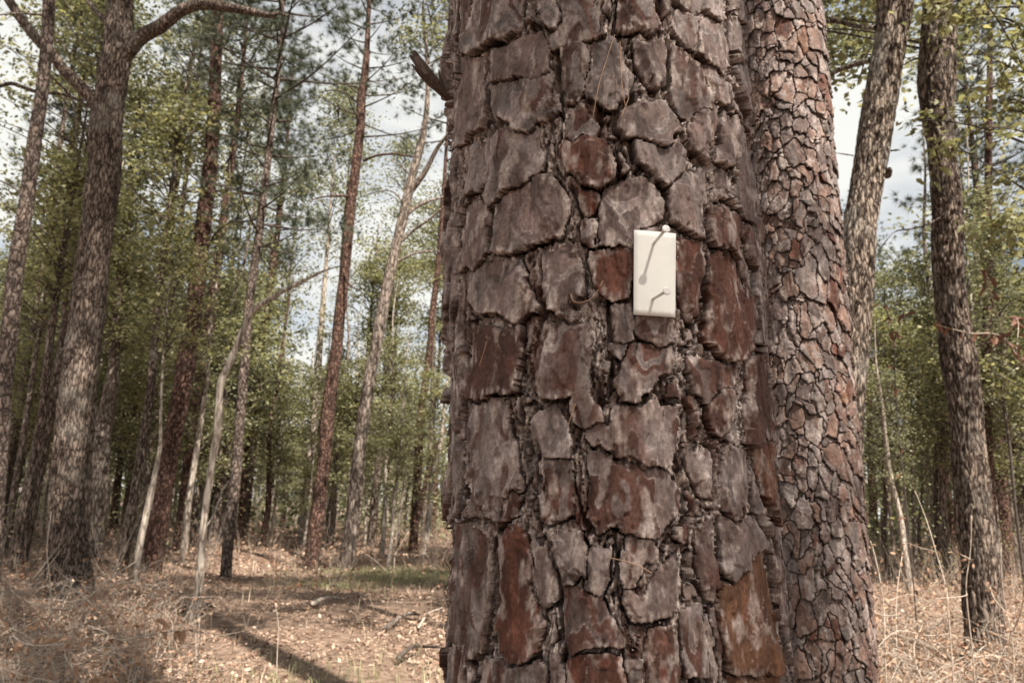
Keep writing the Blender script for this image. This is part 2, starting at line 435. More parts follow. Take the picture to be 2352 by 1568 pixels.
def bark_patch(parent, mat, centre, radius, phi, zr, res, cells, tone_of, H=0.013, lam=1.0, edge=0.007, layer=0.0011, core_light=0.5, max_parts=300, rank=None, core_amp=0.008, tilt=0.095, scl=1.0, deep=0.015, seamw=0.0026, gain=1.0):
    """centre(z)->(n,2), phi measured about the direction facing the camera. cells(U,Z,P)->D,lab."""
    R0 = radius(np.array([sum(zr) / 2]))[0]
    nu, nz = int((phi[1] - phi[0]) * R0 / res), int((zr[1] - zr[0]) / res)
    ph, zz = np.linspace(phi[0], phi[1], nu), np.linspace(zr[0], zr[1], nz)
    PH, ZZ = np.meshgrid(ph, zz)
    U = PH * R0
    def place(PH, ZZ, h):
        c = centre(ZZ.ravel()).reshape(ZZ.shape + (2,))
        az = np.arctan2(c[..., 0], c[..., 1])
        k = radius(ZZ) + h
        dx, dy = -np.sin(az + PH * -1.0), -np.cos(az - PH)
        # facing vector is towards the camera; positive phi turns to the picture's right
        return np.stack([c[..., 0] + k * dx, c[..., 1] + k * dy, ZZ], -1)
    P0 = place(PH, ZZ, 0.0)
    s = scl
    jag = 0.6 + 0.8 * np.clip(noise2(U * 9 * s + 3, ZZ * 7 * s) + 0.4, 0, 1.2)
    wu = (0.0058 * fbm(U * 26 * s, ZZ * 12 * s, 5) + 0.0026 * noise2(U * 120 * s + 4, ZZ * 55 * s) + 0.0010 * noise2(U * 330 * s, ZZ * 120 * s)) / s * jag
    wz = (0.0080 * fbm(U * 24 * s + 50, ZZ * 15 * s + 9, 5) + 0.0036 * noise2(U * 85 * s + 14, ZZ * 70 * s) + 0.0006 * noise2(U * 250 * s + 5, ZZ * 300 * s)) / s * jag
    D, lab, crack = cells(U + wu, ZZ + wz, place((U + wu) / R0, ZZ + wz, 0.0))
    gzd, gud = np.gradient(D, zz[1] - zz[0], U[0, 1] - U[0, 0])
    gm = np.hypot(gzd, gud) + 1e-6
    low = np.clip((gzd / gm - 0.45) / 0.35, 0, 1)                   # near a lower rim: lifted, sharp
    topm = np.clip((-gzd / gm - 0.5) / 0.3, 0, 1)
    ew = edge * (1 - low * 0.9 - topm * 0.35) * (0.08 + 1.5 * np.clip(noise2(U * 13 * s + 9, ZZ * 7 * s) * 1.3 + 0.1, 0, 1))
    e = np.clip(D / ew, 0, 1)
    lamn = fbm(U * 150 * s, ZZ * 38 * s, 3)
    e2 = np.clip(e + 0.45 * lam * lamn * (1 - e) * (1 - 0.8 * low), 0, 1)
    q = e2 * 5
    e3 = (np.floor(q) + np.clip((q - np.floor(q)) * 7 - 6, 0, 1)) / 5 * 0.95 + e2 * 0.05
    # plate body
    hp = hash01(lab, 11)
    ids, inv = np.unique(lab, return_inverse=True)
    inv = inv.reshape(lab.shape)
    wgt = (D > 0).astype(float)
    cn = np.bincount(inv.ravel(), wgt.ravel(), len(ids)) + 1e-9
    zc = np.bincount(inv.ravel(), (wgt * ZZ).ravel(), len(ids)) / cn
    zoff = np.clip(zc[inv] - ZZ, -0.07, 0.07)
    S = fbm(U * 19 * s + hp * 70, ZZ * 8 * s + hash01(lab, 12) * 50, 3) * 0.55 + zoff * 1.6 * s
    S2 = S + 0.10 * noise2(U * 60 * s, ZZ * 25 * s)
    Lq = S2 * 5.5 + 3
    Lr = np.floor(Lq)
    Lh = Lr + np.clip((Lq - Lr) * 14 - 13, 0, 1)
    gr = 0.00045 * fbm(U * 240 * s, ZZ * 110 * s, 3) / s + 0.0007 * fbm(U * 55 * s, ZZ * 26 * s, 2) / s
    pits = np.clip(noise2(U * 210 * s + 31, ZZ * 190 * s) - 0.55, 0, 1) * 0.004 / s
    hpl = H * (0.70 + 0.60 * hp) * (0.55 + 0.45 * e3) + layer * Lh * e + gr * 1.6 - pits * e + zoff * tilt * (0.35 + 0.65 * e)
    # fine cracks running along the grain of a plate
    crk = np.abs(fbm(U * 26 * s + 77 + hp * 40, ZZ * 3.2 * s + hp * 9, 2))
    hpl = hpl - np.clip(0.022 - crk, 0, 1) / 0.022 * 0.0028 / s * (hash01(lab, 8) > 0.45) * e
    # floor of the fissures: stacked thin flakes
    cw = U + 0.006 / s * fbm(U * 20 * s, ZZ * 9 * s + 3, 2)
    cf = 0.8 * fbm(cw * 75 * s, ZZ * 11 * s, 3) + 0.6 * noise2(cw * 210 * s, ZZ * 60 * s) + 0.35 * noise2(cw * 330 * s + 9, ZZ * 170 * s)
    cq = (cf * 0.5 + 0.5) * 5
    cfl = np.floor(cq) + np.clip((cq - np.floor(cq)) * 7 - 6, 0, 1)
    hco = H * 0.50 + core_amp * (cfl / 5 * 1.7 - 0.85) + gr * 1.5 + 0.0020 / s * fbm(U * 330 * s, ZZ * 200 * s, 2)
    seam = np.clip(1 + D / (seamw / s), 0, 1)                       # open seam round a plate
    open_ = np.clip(np.maximum((noise2(U * 12 * s + 21, ZZ * 5 * s) * 2.2 + 0.05) * (1 - topm), low * (noise2(U * 14 * s, ZZ * 9 * s) * 2 + 0.9)), 0, 1)
    rift = np.clip(1 - np.abs(fbm(cw * 15 * s + 4, ZZ * 2.0 * s, 3)) / 0.085, 0, 1) * (D < 0)
    hco = hco - deep * np.maximum(crack, np.maximum(np.clip(seam * 2.5, 0, 1) * open_, np.clip(rift * 1.8, 0, 1) * (seamw > 0.002)))
    # colours of the layers
    def lerp(a, b, t):
        return a + (b - a) * t[..., None]
    t1 = np.zeros(lab.shape + (3,)); t2 = t1.copy()
    tones = np.array([np.stack(TONES[tone_of(k)]) for k in ids])
    t1, t2 = tones[inv][..., 0, :], tones[inv][..., 1, :]
    lay = hash01(lab, Lr, 2)
    mot = fbm(U * 26 * s, ZZ * 11 * s, 4)
    cpl = lerp(t1, t2, np.clip((lay - 0.55) * 2.2 + 0.7 * mot, 0, 1))
    cpl = cpl * (0.66 + 0.62 * hash01(lab, Lr, 4))[..., None] * (1 + 0.38 * fbm(U * 60 * s + 5, ZZ * 22 * s, 3))[..., None]
    cpl = lerp(cpl, LIGHT + 0 * cpl, np.clip(1.6 * (fbm(U * 40 * s + 8, ZZ * 16 * s, 5) - 0.34), 0, 0.5))
    fr = Lq - Lr
    cpl = lerp(cpl, LIGHT + 0 * cpl, np.clip((fr - 0.86) * 6, 0, 1) * np.clip(0.12 + 0.7 * mot, 0, 0.5) * e)
    rw = edge * (0.18 + 0.9 * np.clip(noise2(U * 16 * s + 2, ZZ * 9 * s) + 0.35, 0, 1))
    fk = hash01(np.floor(q), np.floor(U * 170 * s + 1.2 * mot), np.floor(ZZ * 60 * s + 1.6 * mot + lay * 3))
    rim = np.clip(1.25 - D / rw, 0, 1) ** 0.6 * np.clip(0.40 + 1.2 * lamn - 0.4 * topm, 0, 1) * (0.2 + 0.8 * fk)
    shed = np.clip(1.25 - D / rw, 0, 1) * (hash01(fk, 3) > 0.55)
    cpl = lerp(cpl, BROWN * 0.75 + 0 * cpl, shed * 0.6)
    cpl = lerp(cpl, LIGHT + 0 * cpl, rim)
    fl = hash01(np.floor(cq), np.floor(cw * 150 * s + 0.6 * mot), np.floor(ZZ * 55 * s + 1.3 * mot))
    cco = lerp(BROWN * 0.30 + 0 * cpl, LIGHT + 0 * cpl, np.clip(core_light * (1.7 * fl ** 1.5 + 0.8 * noise2(cw * 170 * s, ZZ * 60 * s) + 0.1), 0, 0.95))  # fissure floor: dark brown, deepened further in the colour for darker crevices
    cco = lerp(cco, RED * 0.7 + 0 * cco, np.clip(noise2(U * 18 * s, ZZ * 9 * s) * 1.4 - 0.05, 0, 0.75))
    cpl = cpl * gain; cco = cco * gain
    gpl = 0.55 + 0.45 * rim + 0.25 * np.clip(mot, 0, 1)
    # snap rim vertices onto the outline so that plates have clean torn edges
    inside = D > 0
    cellsz = res * 1.3
    near = inside & (D < cellsz)
    du = np.where(near, -gud / gm * D * 0.8, 0); dz = np.where(near, -gzd / gm * D * 0.8, 0)
    lim = res * 0.7
    du, dz = np.clip(du, -lim, lim), np.clip(dz, -lim, lim)
    PP = place((U + du) / R0, ZZ + dz, hpl)
    PC = place(PH, ZZ, hco)
    ins_ = (0.0012 + 0.0085 * low) / s
    PS1 = place((U + du) / R0, ZZ + dz, hpl - (0.0014 + 0.0012 * hash01(lab, 21)) / s)
    PS = place((U + du) / R0, ZZ + dz + ins_ * low, -deep + 0 * U)
    quad_ok = lambda m: m[:-1, :-1] & m[1:, :-1] & m[:-1, 1:] & m[1:, 1:]
    same = (lab[:-1, :-1] == lab[1:, :-1]) & (lab[:-1, :-1] == lab[:-1, 1:]) & (lab[:-1, :-1] == lab[1:, 1:])
    pq = quad_ok(inside) & same
    idx = np.arange(nu * nz).reshape(nz, nu)
    Q = np.stack([idx[:-1, :-1], idx[:-1, 1:], idx[1:, 1:], idx[1:, :-1]], -1)
    def tone_attr(me, c):
        a = me.attributes.new('tone', 'FLOAT_COLOR', 'POINT')
        a.data.foreach_set('color', np.clip(c, 0, 1).astype(np.float32).ravel())
    # core
    cq_ = ~quad_ok(D > res * 3.0)
    Fc = Q[cq_]
    used, invv = np.unique(Fc, return_inverse=True)
    me = mesh_np('fissured_bark', PC.reshape(-1, 3)[used], invv.reshape(-1, 4), mat, False)
    tone_attr(me, np.column_stack([cco.reshape(-1, 3)[used], np.ones(len(used))]))
    add('fissured_bark', me, parent, kind='stuff')
    # plates
    pl = lab[:-1, :-1][pq]; pf = Q[pq]
    order = np.argsort(pl, kind='stable')
    pl, pf = pl[order], pf[order]
    uq, st = np.unique(pl, return_index=True)
    st = np.append(st, len(pl))
    lst, spare = [], []
    for k in range(len(uq)):
        f, other = largest(pf[st[k]:st[k + 1]])
        if len(other):
            spare.append(other)
        if len(f) >= 6:
            lst.append((uq[k], f))
    score = [rank(a, f, PP.reshape(-1, 3)) if rank else len(f) for a, f in lst]
    od = np.argsort(score)[::-1]
    rest = []
    def build(f):
        ed = np.concatenate([f[:, [0, 1]], f[:, [1, 2]], f[:, [2, 3]], f[:, [3, 0]]])
        key = np.sort(ed, 1)
        key = key[:, 0].astype(np.int64) * (nu * nz) + key[:, 1]
        _, first, cnt = np.unique(key, return_index=True, return_counts=True)
        be = ed[first[cnt == 1]]
        used, iv = np.unique(f, return_inverse=True)
        V = PP.reshape(-1, 3)[used]; C = np.column_stack([cpl.reshape(-1, 3), gpl.ravel()])[used]
        bu, bi = np.unique(be, return_inverse=True)
        bi = bi.reshape(-1, 2)
        Vs = np.vstack([PS1.reshape(-1, 3)[bu], PS.reshape(-1, 3)[bu]]); Cs = np.column_stack([np.vstack([cpl.reshape(-1, 3)[bu] * 0.85, 0 * V[:1] + np.repeat(BROWN[None] * 0.7, len(bu), 0)]), np.ones(2 * len(bu))])
        e_top = np.searchsorted(used, be)
        n1 = len(V); n2 = n1 + len(bu)
        sk2 = np.stack([bi[:, 1] + n1, bi[:, 0] + n1, bi[:, 0] + n2, bi[:, 1] + n2], -1)
        sk = np.stack([e_top[:, 1], e_top[:, 0], bi[:, 0] + n1, bi[:, 1] + n1], -1)
        return np.vstack([V, Vs]), [iv.reshape(-1, 4), sk, sk2], np.vstack([C, Cs])
    for n_, k in enumerate(od):
        V, F, C = build(lst[k][1])
        if n_ < max_parts:
            me = mesh_np('bark_plate', V, F, mat, False)
            tone_attr(me, C)
            add('bark_plate', me, parent)
        else:
            rest.append((V, F, C))
    if spare:
        rest.append(build(np.concatenate(spare)))
    if rest:
        V, F = join([(a, b) for a, b, c in rest])
        me = mesh_np('small_bark_plates', V, F, mat)
        tone_attr(me, np.vstack([c for a, b, c in rest]))
        add('small_bark_plates', me, parent, kind='stuff')
    return PP, D, lab

# the near pine: outlines of its bark plates, (x, y) in half pixels of the right part of the picture
A, B = 0, 1568
PL = [
 (A,'g',[(165,250),(185,200),(205,130),(205,20),(215,-40),(415,-40),(420,100),(405,165),(340,195),(275,225),(205,250)]),
 (A,'b',[(155,-40),(200,-40),(195,120),(178,200),(160,240),(145,150)]),
 (A,'g',[(500,-40),(560,-20),(590,60),(597,120),(575,165),(545,145),(515,100),(500,50)]),
 (A,'g',[(600,-40),(750,-40),(735,70),(760,100),(750,150),(800,180),(700,205),(600,232),(560,240),(545,195),(590,165),(607,80),(605,20)]),
 (A,'g',[(855,-40),(1010,-40),(1000,60),(1020,110),(1035,150),(1005,190),(960,160),(905,165),(845,140),(860,80)]),
 (A,'g',[(1120,-40),(1330,-40),(1325,85),(1290,108),(1250,85),(1225,72),(1150,70),(1115,40)]),
 (A,'g',[(1115,78),(1225,88),(1190,130),(1187,250),(1150,235),(1110,190),(1095,150)]),
 (A,'m',[(1232,92),(1288,118),(1325,98),(1325,250),(1310,330),(1285,345),(1240,305),(1197,270),(1202,150)]),
 (A,'g',[(1345,-40),(1440,-40),(1440,120),(1400,115),(1365,60)]),
 (A,'g',[(1352,85),(1385,120),(1440,140),(1447,300),(1425,308),(1385,265),(1350,225),(1340,130)]),
 (A,'m',[(150,272),(265,245),(270,330),(247,420),(270,530),(255,600),(205,640),(150,670),(145,480),(155,350)]),
 (A,'m',[(300,245),(420,188),(510,168),(560,245),(545,335),(490,385),(420,393),(310,392),(300,320)]),
 (A,'g',[(305,402),(420,400),(500,392),(560,350),(572,480),(540,560),(490,597),(405,607),(395,572),(330,557),(305,480)]),
 (A,'g',[(595,235),(720,212),(737,260),(722,340),(705,450),(690,488),(620,478),(580,400),(597,340)]),
 (A,'g',[(735,205),(835,180),(868,205),(880,300),(915,350),(895,450),(845,485),(835,518),(790,500),(745,478),(718,430),(730,330)]),
 (A,'m',[(920,195),(1010,213),(1055,205),(1070,290),(1055,370),(1015,418),(975,380),(940,310)]),
 (A,'b',[(1085,235),(1130,248),(1205,318),(1245,415),(1262,485),(1240,512),(1170,552),(1110,535),(1062,480),(1077,420)]),
 (A,'m',[(1215,318),(1295,358),(1340,400),(1345,460),(1310,492),(1275,470),(1252,400)]),
 (A,'m',[(1165,560),(1262,512),(1280,600),(1262,700),(1250,778),(1200,740),(1167,650)]),
 (A,'g',[(1350,310),(1440,325),(1440,440),(1430,530),(1390,498),(1362,400)]),
 (A,'m',[(1302,525),(1370,545),(1400,600),(1392,680),(1378,735),(1340,785),(1292,740),(1312,620)]),
 (A,'m',[(1412,610),(1445,640),(1452,800),(1442,1030),(1397,998),(1352,910),(1402,820),(1390,735)]),
 (A,'g',[(640,503),(715,505),(760,605),(750,643),(700,650),(640,640),(620,600)]),
 (A,'g',[(180,695),(245,665),(252,760),(272,830),(262,895),(182,895),(170,780)]),
 (A,'g',[(258,662),(330,615),(400,612),(490,615),(495,700),(515,790),(490,838),(420,855),(360,887),(330,918),(290,948),(270,900),(276,790),(262,740)]),
 (A,'r',[(605,655),(760,658),(808,685),(828,790),(808,855),(760,893),(720,872),(680,845),(622,790),(607,700)]),
 (A,'r',[(650,842),(700,868),(757,905),(770,940),(742,988),(715,1000),(692,960),(662,890)]),
 (A,'m',[(862,535),(950,465),(1058,475),(1098,540),(1112,615),(1075,635),(1048,683),(1000,662),(940,655),(890,640),(842,590)]),
 (A,'g',[(935,672),(1000,678),(1055,698),(1108,645),(1140,692),(1145,800),(1090,868),(1030,858),(980,800),(942,760)]),
 (A,'m',[(1092,850),(1150,795),(1220,803),(1245,880),(1222,950),(1227,1060),(1217,1098),(1160,1088),(1102,1030),(1082,960)]),
 (A,'m',[(1278,765),(1338,795),(1368,900),(1340,928),(1292,888),(1268,840)]),
 (A,'b',[(1252,928),(1340,955),(1395,1005),(1400,1140),(1385,1198),(1320,1158),(1272,1118),(1235,1050)]),
 (A,'m',[(302,942),(380,878),(500,840),(588,865),(638,930),(622,1000),(602,1100),(540,1120),(450,1140),(380,1168),(310,1178),(290,1110),(305,1020)]),
 (A,'m',[(188,962),(262,935),(283,1000),(270,1080),(275,1180),(215,1238),(172,1238),(180,1100)]),
 (A,'m',[(782,885),(840,838),(960,815),(998,880),(1040,950),(1048,1015),(990,1035),(930,1050),(925,1145),(850,1148),(768,1130),(772,1000)]),
 (A,'g',[(700,1012),(760,1012),(757,1080),(756,1138),(715,1130),(695,1060)]),
 (A,'m',[(215,1255),(300,1190),(400,1190),(440,1250),(432,1290),(470,1380),(490,1450),(420,1478),(330,1450),(250,1440),(210,1380),(185,1260)]),
 (A,'m',[(512,1185),(588,1130),(660,1155),(690,1250),(690,1350),(655,1400),(690,1440),(660,1478),(600,1450),(522,1420),(512,1300)]),
 (A,'r',[(738,1168),(850,1160),(920,1165),(920,1280),(890,1358),(830,1383),(780,1368),(732,1300),(722,1230)]),
 (A,'m',[(930,1060),(1050,1050),(1080,1110),(1085,1440),(935,1430),(930,1200)]),
 (A,'r',[(1127,1115),(1213,1113),(1225,1200),(1215,1330),(1210,1440),(1160,1458),(1127,1410),(1120,1250)]),
 (A,'r',[(1262,1155),(1320,1177),(1380,1215),(1410,1320),(1450,1390),(1430,1575),(1380,1660),(1300,1640),(1240,1575),(1260,1400),(1252,1280)]),
 (A,'b',[(1405,1055),(1490,1062),(1510,1180),(1492,1300),(1452,1230),(1422,1120)]),
 (A,'b',[(1460,1250),(1498,1320),(1520,1480),(1500,1568),(1450,1560),(1455,1400)]),
 (A,'g',[(930,1455),(1105,1462),(1108,1568),(1050,1580),(960,1560),(932,1520)]),
 (A,'m',[(830,1395),(905,1392),(920,1500),(918,1570),(840,1565),(832,1480)]),
 (B,'b',[(215,-60),(420,-70),(430,100),(390,228),(300,255),(192,262),(197,150)]),
 (B,'b',[(520,-60),(720,-80),(740,120),(745,250),(775,388),(700,383),(662,358),(650,250),(600,265),(530,265),(492,228),(502,150),(515,90)]),
 (B,'g',[(812,5),(890,15),(888,60),(860,78),(830,60)]),
 (B,'b',[(900,20),(1010,22),(1098,32),(1108,100),(1050,188),(1000,225),(930,272),(850,265),(832,190),(862,100)]),
 (B,'b',[(1182,70),(1260,90),(1360,112),(1400,130),(1378,215),(1330,232),(1290,210),(1230,300),(1190,250),(1172,150)]),
 (B,'b',[(1240,305),(1312,235),(1376,228),(1368,350),(1330,418),(1280,438),(1243,360)]),
 (B,'b',[(1432,60),(1503,50),(1517,300),(1498,458),(1422,448),(1430,250)]),
 (B,'g',[(182,290),(358,275),(370,400),(393,560),(400,675),(340,712),(328,815),(285,800),(240,735),(222,818),(197,790),(195,600),(187,450)]),
 (B,'b',[(345,728),(402,700),(408,818),(370,836),(337,816)]),
 (B,'g',[(472,335),(568,305),(638,385),(638,535),(520,538),(497,470),(467,400)]),
 (B,'b',[(522,553),(638,552),(648,650),(630,798),(600,828),(545,828),(512,770),(530,650)]),
 (B,'b',[(835,295),(900,290),(1000,306),(1098,315),(1103,450),(1088,540),(1060,588),(960,552),(840,513),(752,478),(717,420),(742,392),(800,405)]),
 (B,'b',[(722,495),(800,535),(960,573),(1068,605),(1108,650),(1128,770),(1060,848),(1030,895),(930,886),(830,857),(742,846),(712,780),(742,640)]),
 (B,'m',[(1192,505),(1258,515),(1263,650),(1250,728),(1210,690),(1182,600)]),
 (B,'b',[(1332,505),(1428,495),(1438,650),(1428,758),(1380,826),(1312,786),(1292,700),(1302,580)]),
 (B,'o',[(1470,480),(1540,470),(1560,700),(1568,860),(1520,770),(1482,600)]),
 (B,'m',[(1312,815),(1400,838),(1458,795),(1503,950),(1432,975),(1425,1058),(1350,1048),(1312,960)]),
 (B,'b',[(1212,845),(1268,827),(1288,960),(1318,1100),(1260,1208),(1242,1150),(1212,1000)]),
 (B,'o',[(1332,1085),(1432,1075),(1440,992),(1498,992),(1542,1230),(1560,1500),(1345,1505),(1302,1350),(1292,1212)]),
 (B,'b',[(132,835),(240,857),(287,888),(285,1010),(290,1240),(270,1428),(200,1428),(130,1370),(120,1100),(112,950)]),
 (B,'r',[(332,865),(410,848),(458,900),(478,1000),(455,1120),(498,1220),(528,1300),(500,1428),(420,1446),(345,1428),(332,1300),(352,1200),(322,1000)]),
 (B,'m',[(592,865),(700,857),(722,960),(718,1078),(690,1055),(650,1106),(615,1112),(582,1010),(562,930)]),
 (B,'m',[(742,925),(818,952),(818,1080),(780,1156),(742,1152),(712,1118),(728,1000)]),
 (B,'b',[(615,1127),(660,1117),(720,1137),(787,1178),(808,1240),(885,1376),(720,1403),(642,1434),(622,1280)]),
 (B,'g',[(882,905),(1018,913),(1028,985),(950,1028),(928,1125),(882,1136),(852,1060),(872,980)]),
 (B,'m',[(885,1148),(960,1165),(1058,1005),(1108,955),(1118,1150),(1098,1228),(1040,1286),(920,1276),(872,1210)]),
 (B,'r',[(1003,1315),(1108,1300),(1118,1500),(1115,1680),(1000,1680),(978,1420)]),
 (B,'g',[(1128,1228),(1218,1236),(1238,1350),(1233,1528),(1152,1518),(1142,1350)]),
 (B,'b',[(252,1462),(480,1472),(538,1502),(552,1680),(240,1680)]),
 (B,'r',[(645,1445),(868,1432),(888,1570),(870,1680),(640,1680)]),
 (B,'m',[(562,1442),(618,1436),(622,1680),(562,1680)]),
 (B,'o',[(1345,1520),(1548,1515),(1570,1700),(1340,1700)]),
 (B,'m',[(482,945),(540,965),(578,1050),(598,1175),(540,1205),(502,1188),(472,1100)]),
 (B,'m',[(895,1450),(965,1440),(985,1568),(980,1690),(900,1690)]),
 (B,'b',[(1250,1240),(1285,1235),(1300,1400),(1310,1550),(1262,1600),(1248,1500)]),
]
def hero_centre(z):
    t = (np.asarray(z, float) - 1.18) / 0.96
    return np.stack([0.1526 + (0.1157 - 0.1526) * t, 1.1405 + 0 * t], -1)
def hero_radius(z):
    z = np.asarray(z, float)
    return 0.2215 + 0.006 * np.clip(z - 1.4, -1, 1) + 0.05 * np.clip((0.7 - z) / 0.7, 0, 1) ** 2
def seg_sd(px, py, poly):
    n = len(poly)
    md = np.full(px.shape, 1e9); ins = np.zeros(px.shape, bool)
    for k in range(n):
        (x0, y0), (x1, y1) = poly[k], poly[(k + 1) % n]
        dx, dy = x1 - x0, y1 - y0
        t = np.clip(((px - x0) * dx + (py - y0) * dy) / (dx * dx + dy * dy + 1e-9), 0, 1)
        md = np.minimum(md, (px - x0 - t * dx) ** 2 + (py - y0 - t * dy) ** 2)
        c = (y0 > py) != (y1 > py)
        ins ^= c & (px < dx * (py - y0) / (dy if dy else 1e-9) + x0)
    return np.where(ins, 1, -1) * np.sqrt(md)
PT = {}
CR = [
 (A,[(1335,90),(1345,230),(1380,420),(1408,560)]), (A,[(1300,500),(1285,620),(1282,740),(1255,860),(1242,960),(1228,1060),(1242,1130),(1245,1300),(1225,1460),(1232,1570)]),
 (A,[(1078,200),(1072,330),(1058,430),(1108,548),(1158,690),(1195,760),(1248,800)]), (A,[(1072,870),(1062,960),(1082,1040)]),
 (A,[(138,-20),(132,300),(122,600),(142,900),(160,1000),(160,1240),(170,1400),(165,1570)]), (B,[(180,60),(172,280),(176,500),(175,780),(105,830),(98,1100),(110,1400)]),
 (A,[(280,250),(272,420),(290,560)]), (A,[(290,960),(284,1080),(288,1180)]), (A,[(585,250),(572,420),(590,520),(600,640)]), (A,[(640,850),(680,960),(700,1010)]), (A,[(498,1200),(488,1350),(512,1440),(505,1560)]),
 (B,[(440,120),(402,290),(432,480),(452,640),(500,830),(540,940),(592,1120),(612,1300),(602,1430)]), (A,[(845,0),(838,130),(930,310),(1000,432)]), (A,[(825,570),(860,670),(928,790),(1000,870)]),
 (B,[(1112,500),(1140,700),(1148,900),(1175,1100),(1250,1215),(1275,1330),(1290,1450),(1295,1570)]), (B,[(1448,470),(1478,650),(1512,780),(1535,920)]), (B,[(1268,500),(1278,640),(1290,780),(1305,900),(1325,1060)]),
 (B,[(302,880),(308,1100),(305,1300),(290,1440)]), (B,[(838,870),(848,1000),(858,1180),(900,1290),(1000,1298),(1095,1242)]), (B,[(652,560),(655,700),(690,790),(735,850)]), (B,[(1165,0),(1165,220),(1225,480),(1270,500)]),
 (B,[(490,320),(440,420),(460,560)]), (B,[(105,300),(110,500),(90,700)]), (A,[(1455,300),(1462,700),(1500,1050),(1530,1400)]), (A,[(60,150),(75,500),(85,900),(75,1300)]), (A,[(100,50),(98,400),(108,800)]), (B,[(60,100),(70,500),(60,900),(72,1300)]), (B,[(120,0),(115,250),(108,500)]),
]
def line_dist(px, py, pts):
    md = np.full(px.shape, 1e9)
    for (x0, y0), (x1, y1) in zip(pts[:-1], pts[1:]):
        dx, dy = x1 - x0, y1 - y0
        t = np.clip(((px - x0) * dx + (py - y0) * dy) / (dx * dx + dy * dy), 0, 1)
        md = np.minimum(md, (px - x0 - t * dx) ** 2 + (py - y0 - t * dy) ** 2)
    return np.sqrt(md)
def hero_cells(U, Z, P):
    x, y = project(P.reshape(-1, 3))
    x = (x.reshape(U.shape) - 992) * 2
    y = y.reshape(U.shape) * 2
    facing = np.abs(U) < 0.30
    D = np.full(U.shape, -60.0); lab = np.zeros(U.shape, int)
    for k, (off, tone, pts) in enumerate(PL):
        q = [(a, b + off) for a, b in pts]
        xs, ys = [a for a, b in q], [b for a, b in q]
        m = (x > min(xs) - 60) & (x < max(xs) + 60) & (y > min(ys) - 60) & (y < max(ys) + 60) & facing
        if not m.any():
            continue
        sd = seg_sd(x[m], y[m], q)
        cur = D[m]
        up = sd > cur
        cur = np.where(up, sd, cur); lb = np.where(up, k + 1, lab[m])
        D[m] = cur; lab[m] = lb
        PT[k + 1] = tone
    foreshort = np.clip(np.cos(U / 0.225), 0.25, 1)
    D = (D + 7.0) * 0.000258 / np.sqrt(foreshort)         # half pixels -> metres on the trunk
    Dv, lv, _ = voronoi(U, Z, 0.030, 0.21, 5.0)
    Dv = np.minimum(Dv - 0.0022 - 0.0015 * hash01(lv, 2), -D - 0.0030 - 0.006 * (np.abs(U) < 0.2))
    use = (Dv > D) & (Dv > -0.001)
    D2 = np.where(use, Dv, D); l2 = np.where(use, lv + 10000, lab)
    cd_ = np.full(U.shape, 99.0)
    for off, pts in CR:
        q = [(a, b + off) for a, b in pts]
        xs, ys = [a for a, b in q], [b for a, b in q]
        m = (x > min(xs) - 40) & (x < max(xs) + 40) & (y > min(ys) - 40) & (y < max(ys) + 40) & (np.abs(U) < 0.36)
        if m.any():
            cd_[m] = np.minimum(cd_[m], line_dist(x[m], y[m], q))
    w_ = 10.0 * (0.45 + 0.9 * np.clip(noise2(U * 30, Z * 14) + 0.4, 0, 1))
    D2 = np.minimum(D2, (cd_ - w_) * 0.000258)
    return D2, l2, np.clip(1.5 - cd_ / (w_ * 0.8), 0, 1)
def hero_tone(k):
    if k in PT:
        return PT[k]
    h = float(hash01(k, 3))
    return 'g' if h < 0.35 else 'm' if h < 0.75 else 'b'
hero = thing('pine_tree', 'broad near pine with thick flaking bark plates and a white card nailed on', 'tree', (0, 0, 0))
HERO_PP, HERO_D, HERO_LAB = bark_patch(hero, M_HERO, hero_centre, hero_radius, (-1.95, 1.95), (0.98, 2.24), 0.0016, hero_cells, hero_tone,
    H=0.0068, edge=0.011, tilt=0.05, core_light=0.7, layer=0.0022, deep=0.019, core_amp=0.0075, max_parts=300, rank=lambda k, f, V: len(f) + (1e6 if k < 10000 else 0))
zs = np.array([-0.1, 0.1, 0.3, 0.6, 0.96, 0.985, 1.6, 2.235, 2.26, 3, 5, 8, 12, 16, 19, 21])
rs = np.where((zs > 0.97) & (zs < 2.25), hero_radius(zs) - 0.026, hero_radius(np.minimum(zs, 2.3)) + 0.008)
rs = np.where(zs > 2.3, np.interp(zs, [2.3, 19, 21], [0.238, 0.12, 0.03]), rs)
cs = np.column_stack([hero_centre(zs), zs])
add('trunk', mesh_np('trunk', *tube(cs, rs, 48, 0.06, 0.006, (26, 7), 2.0), M_PINE, True), hero)
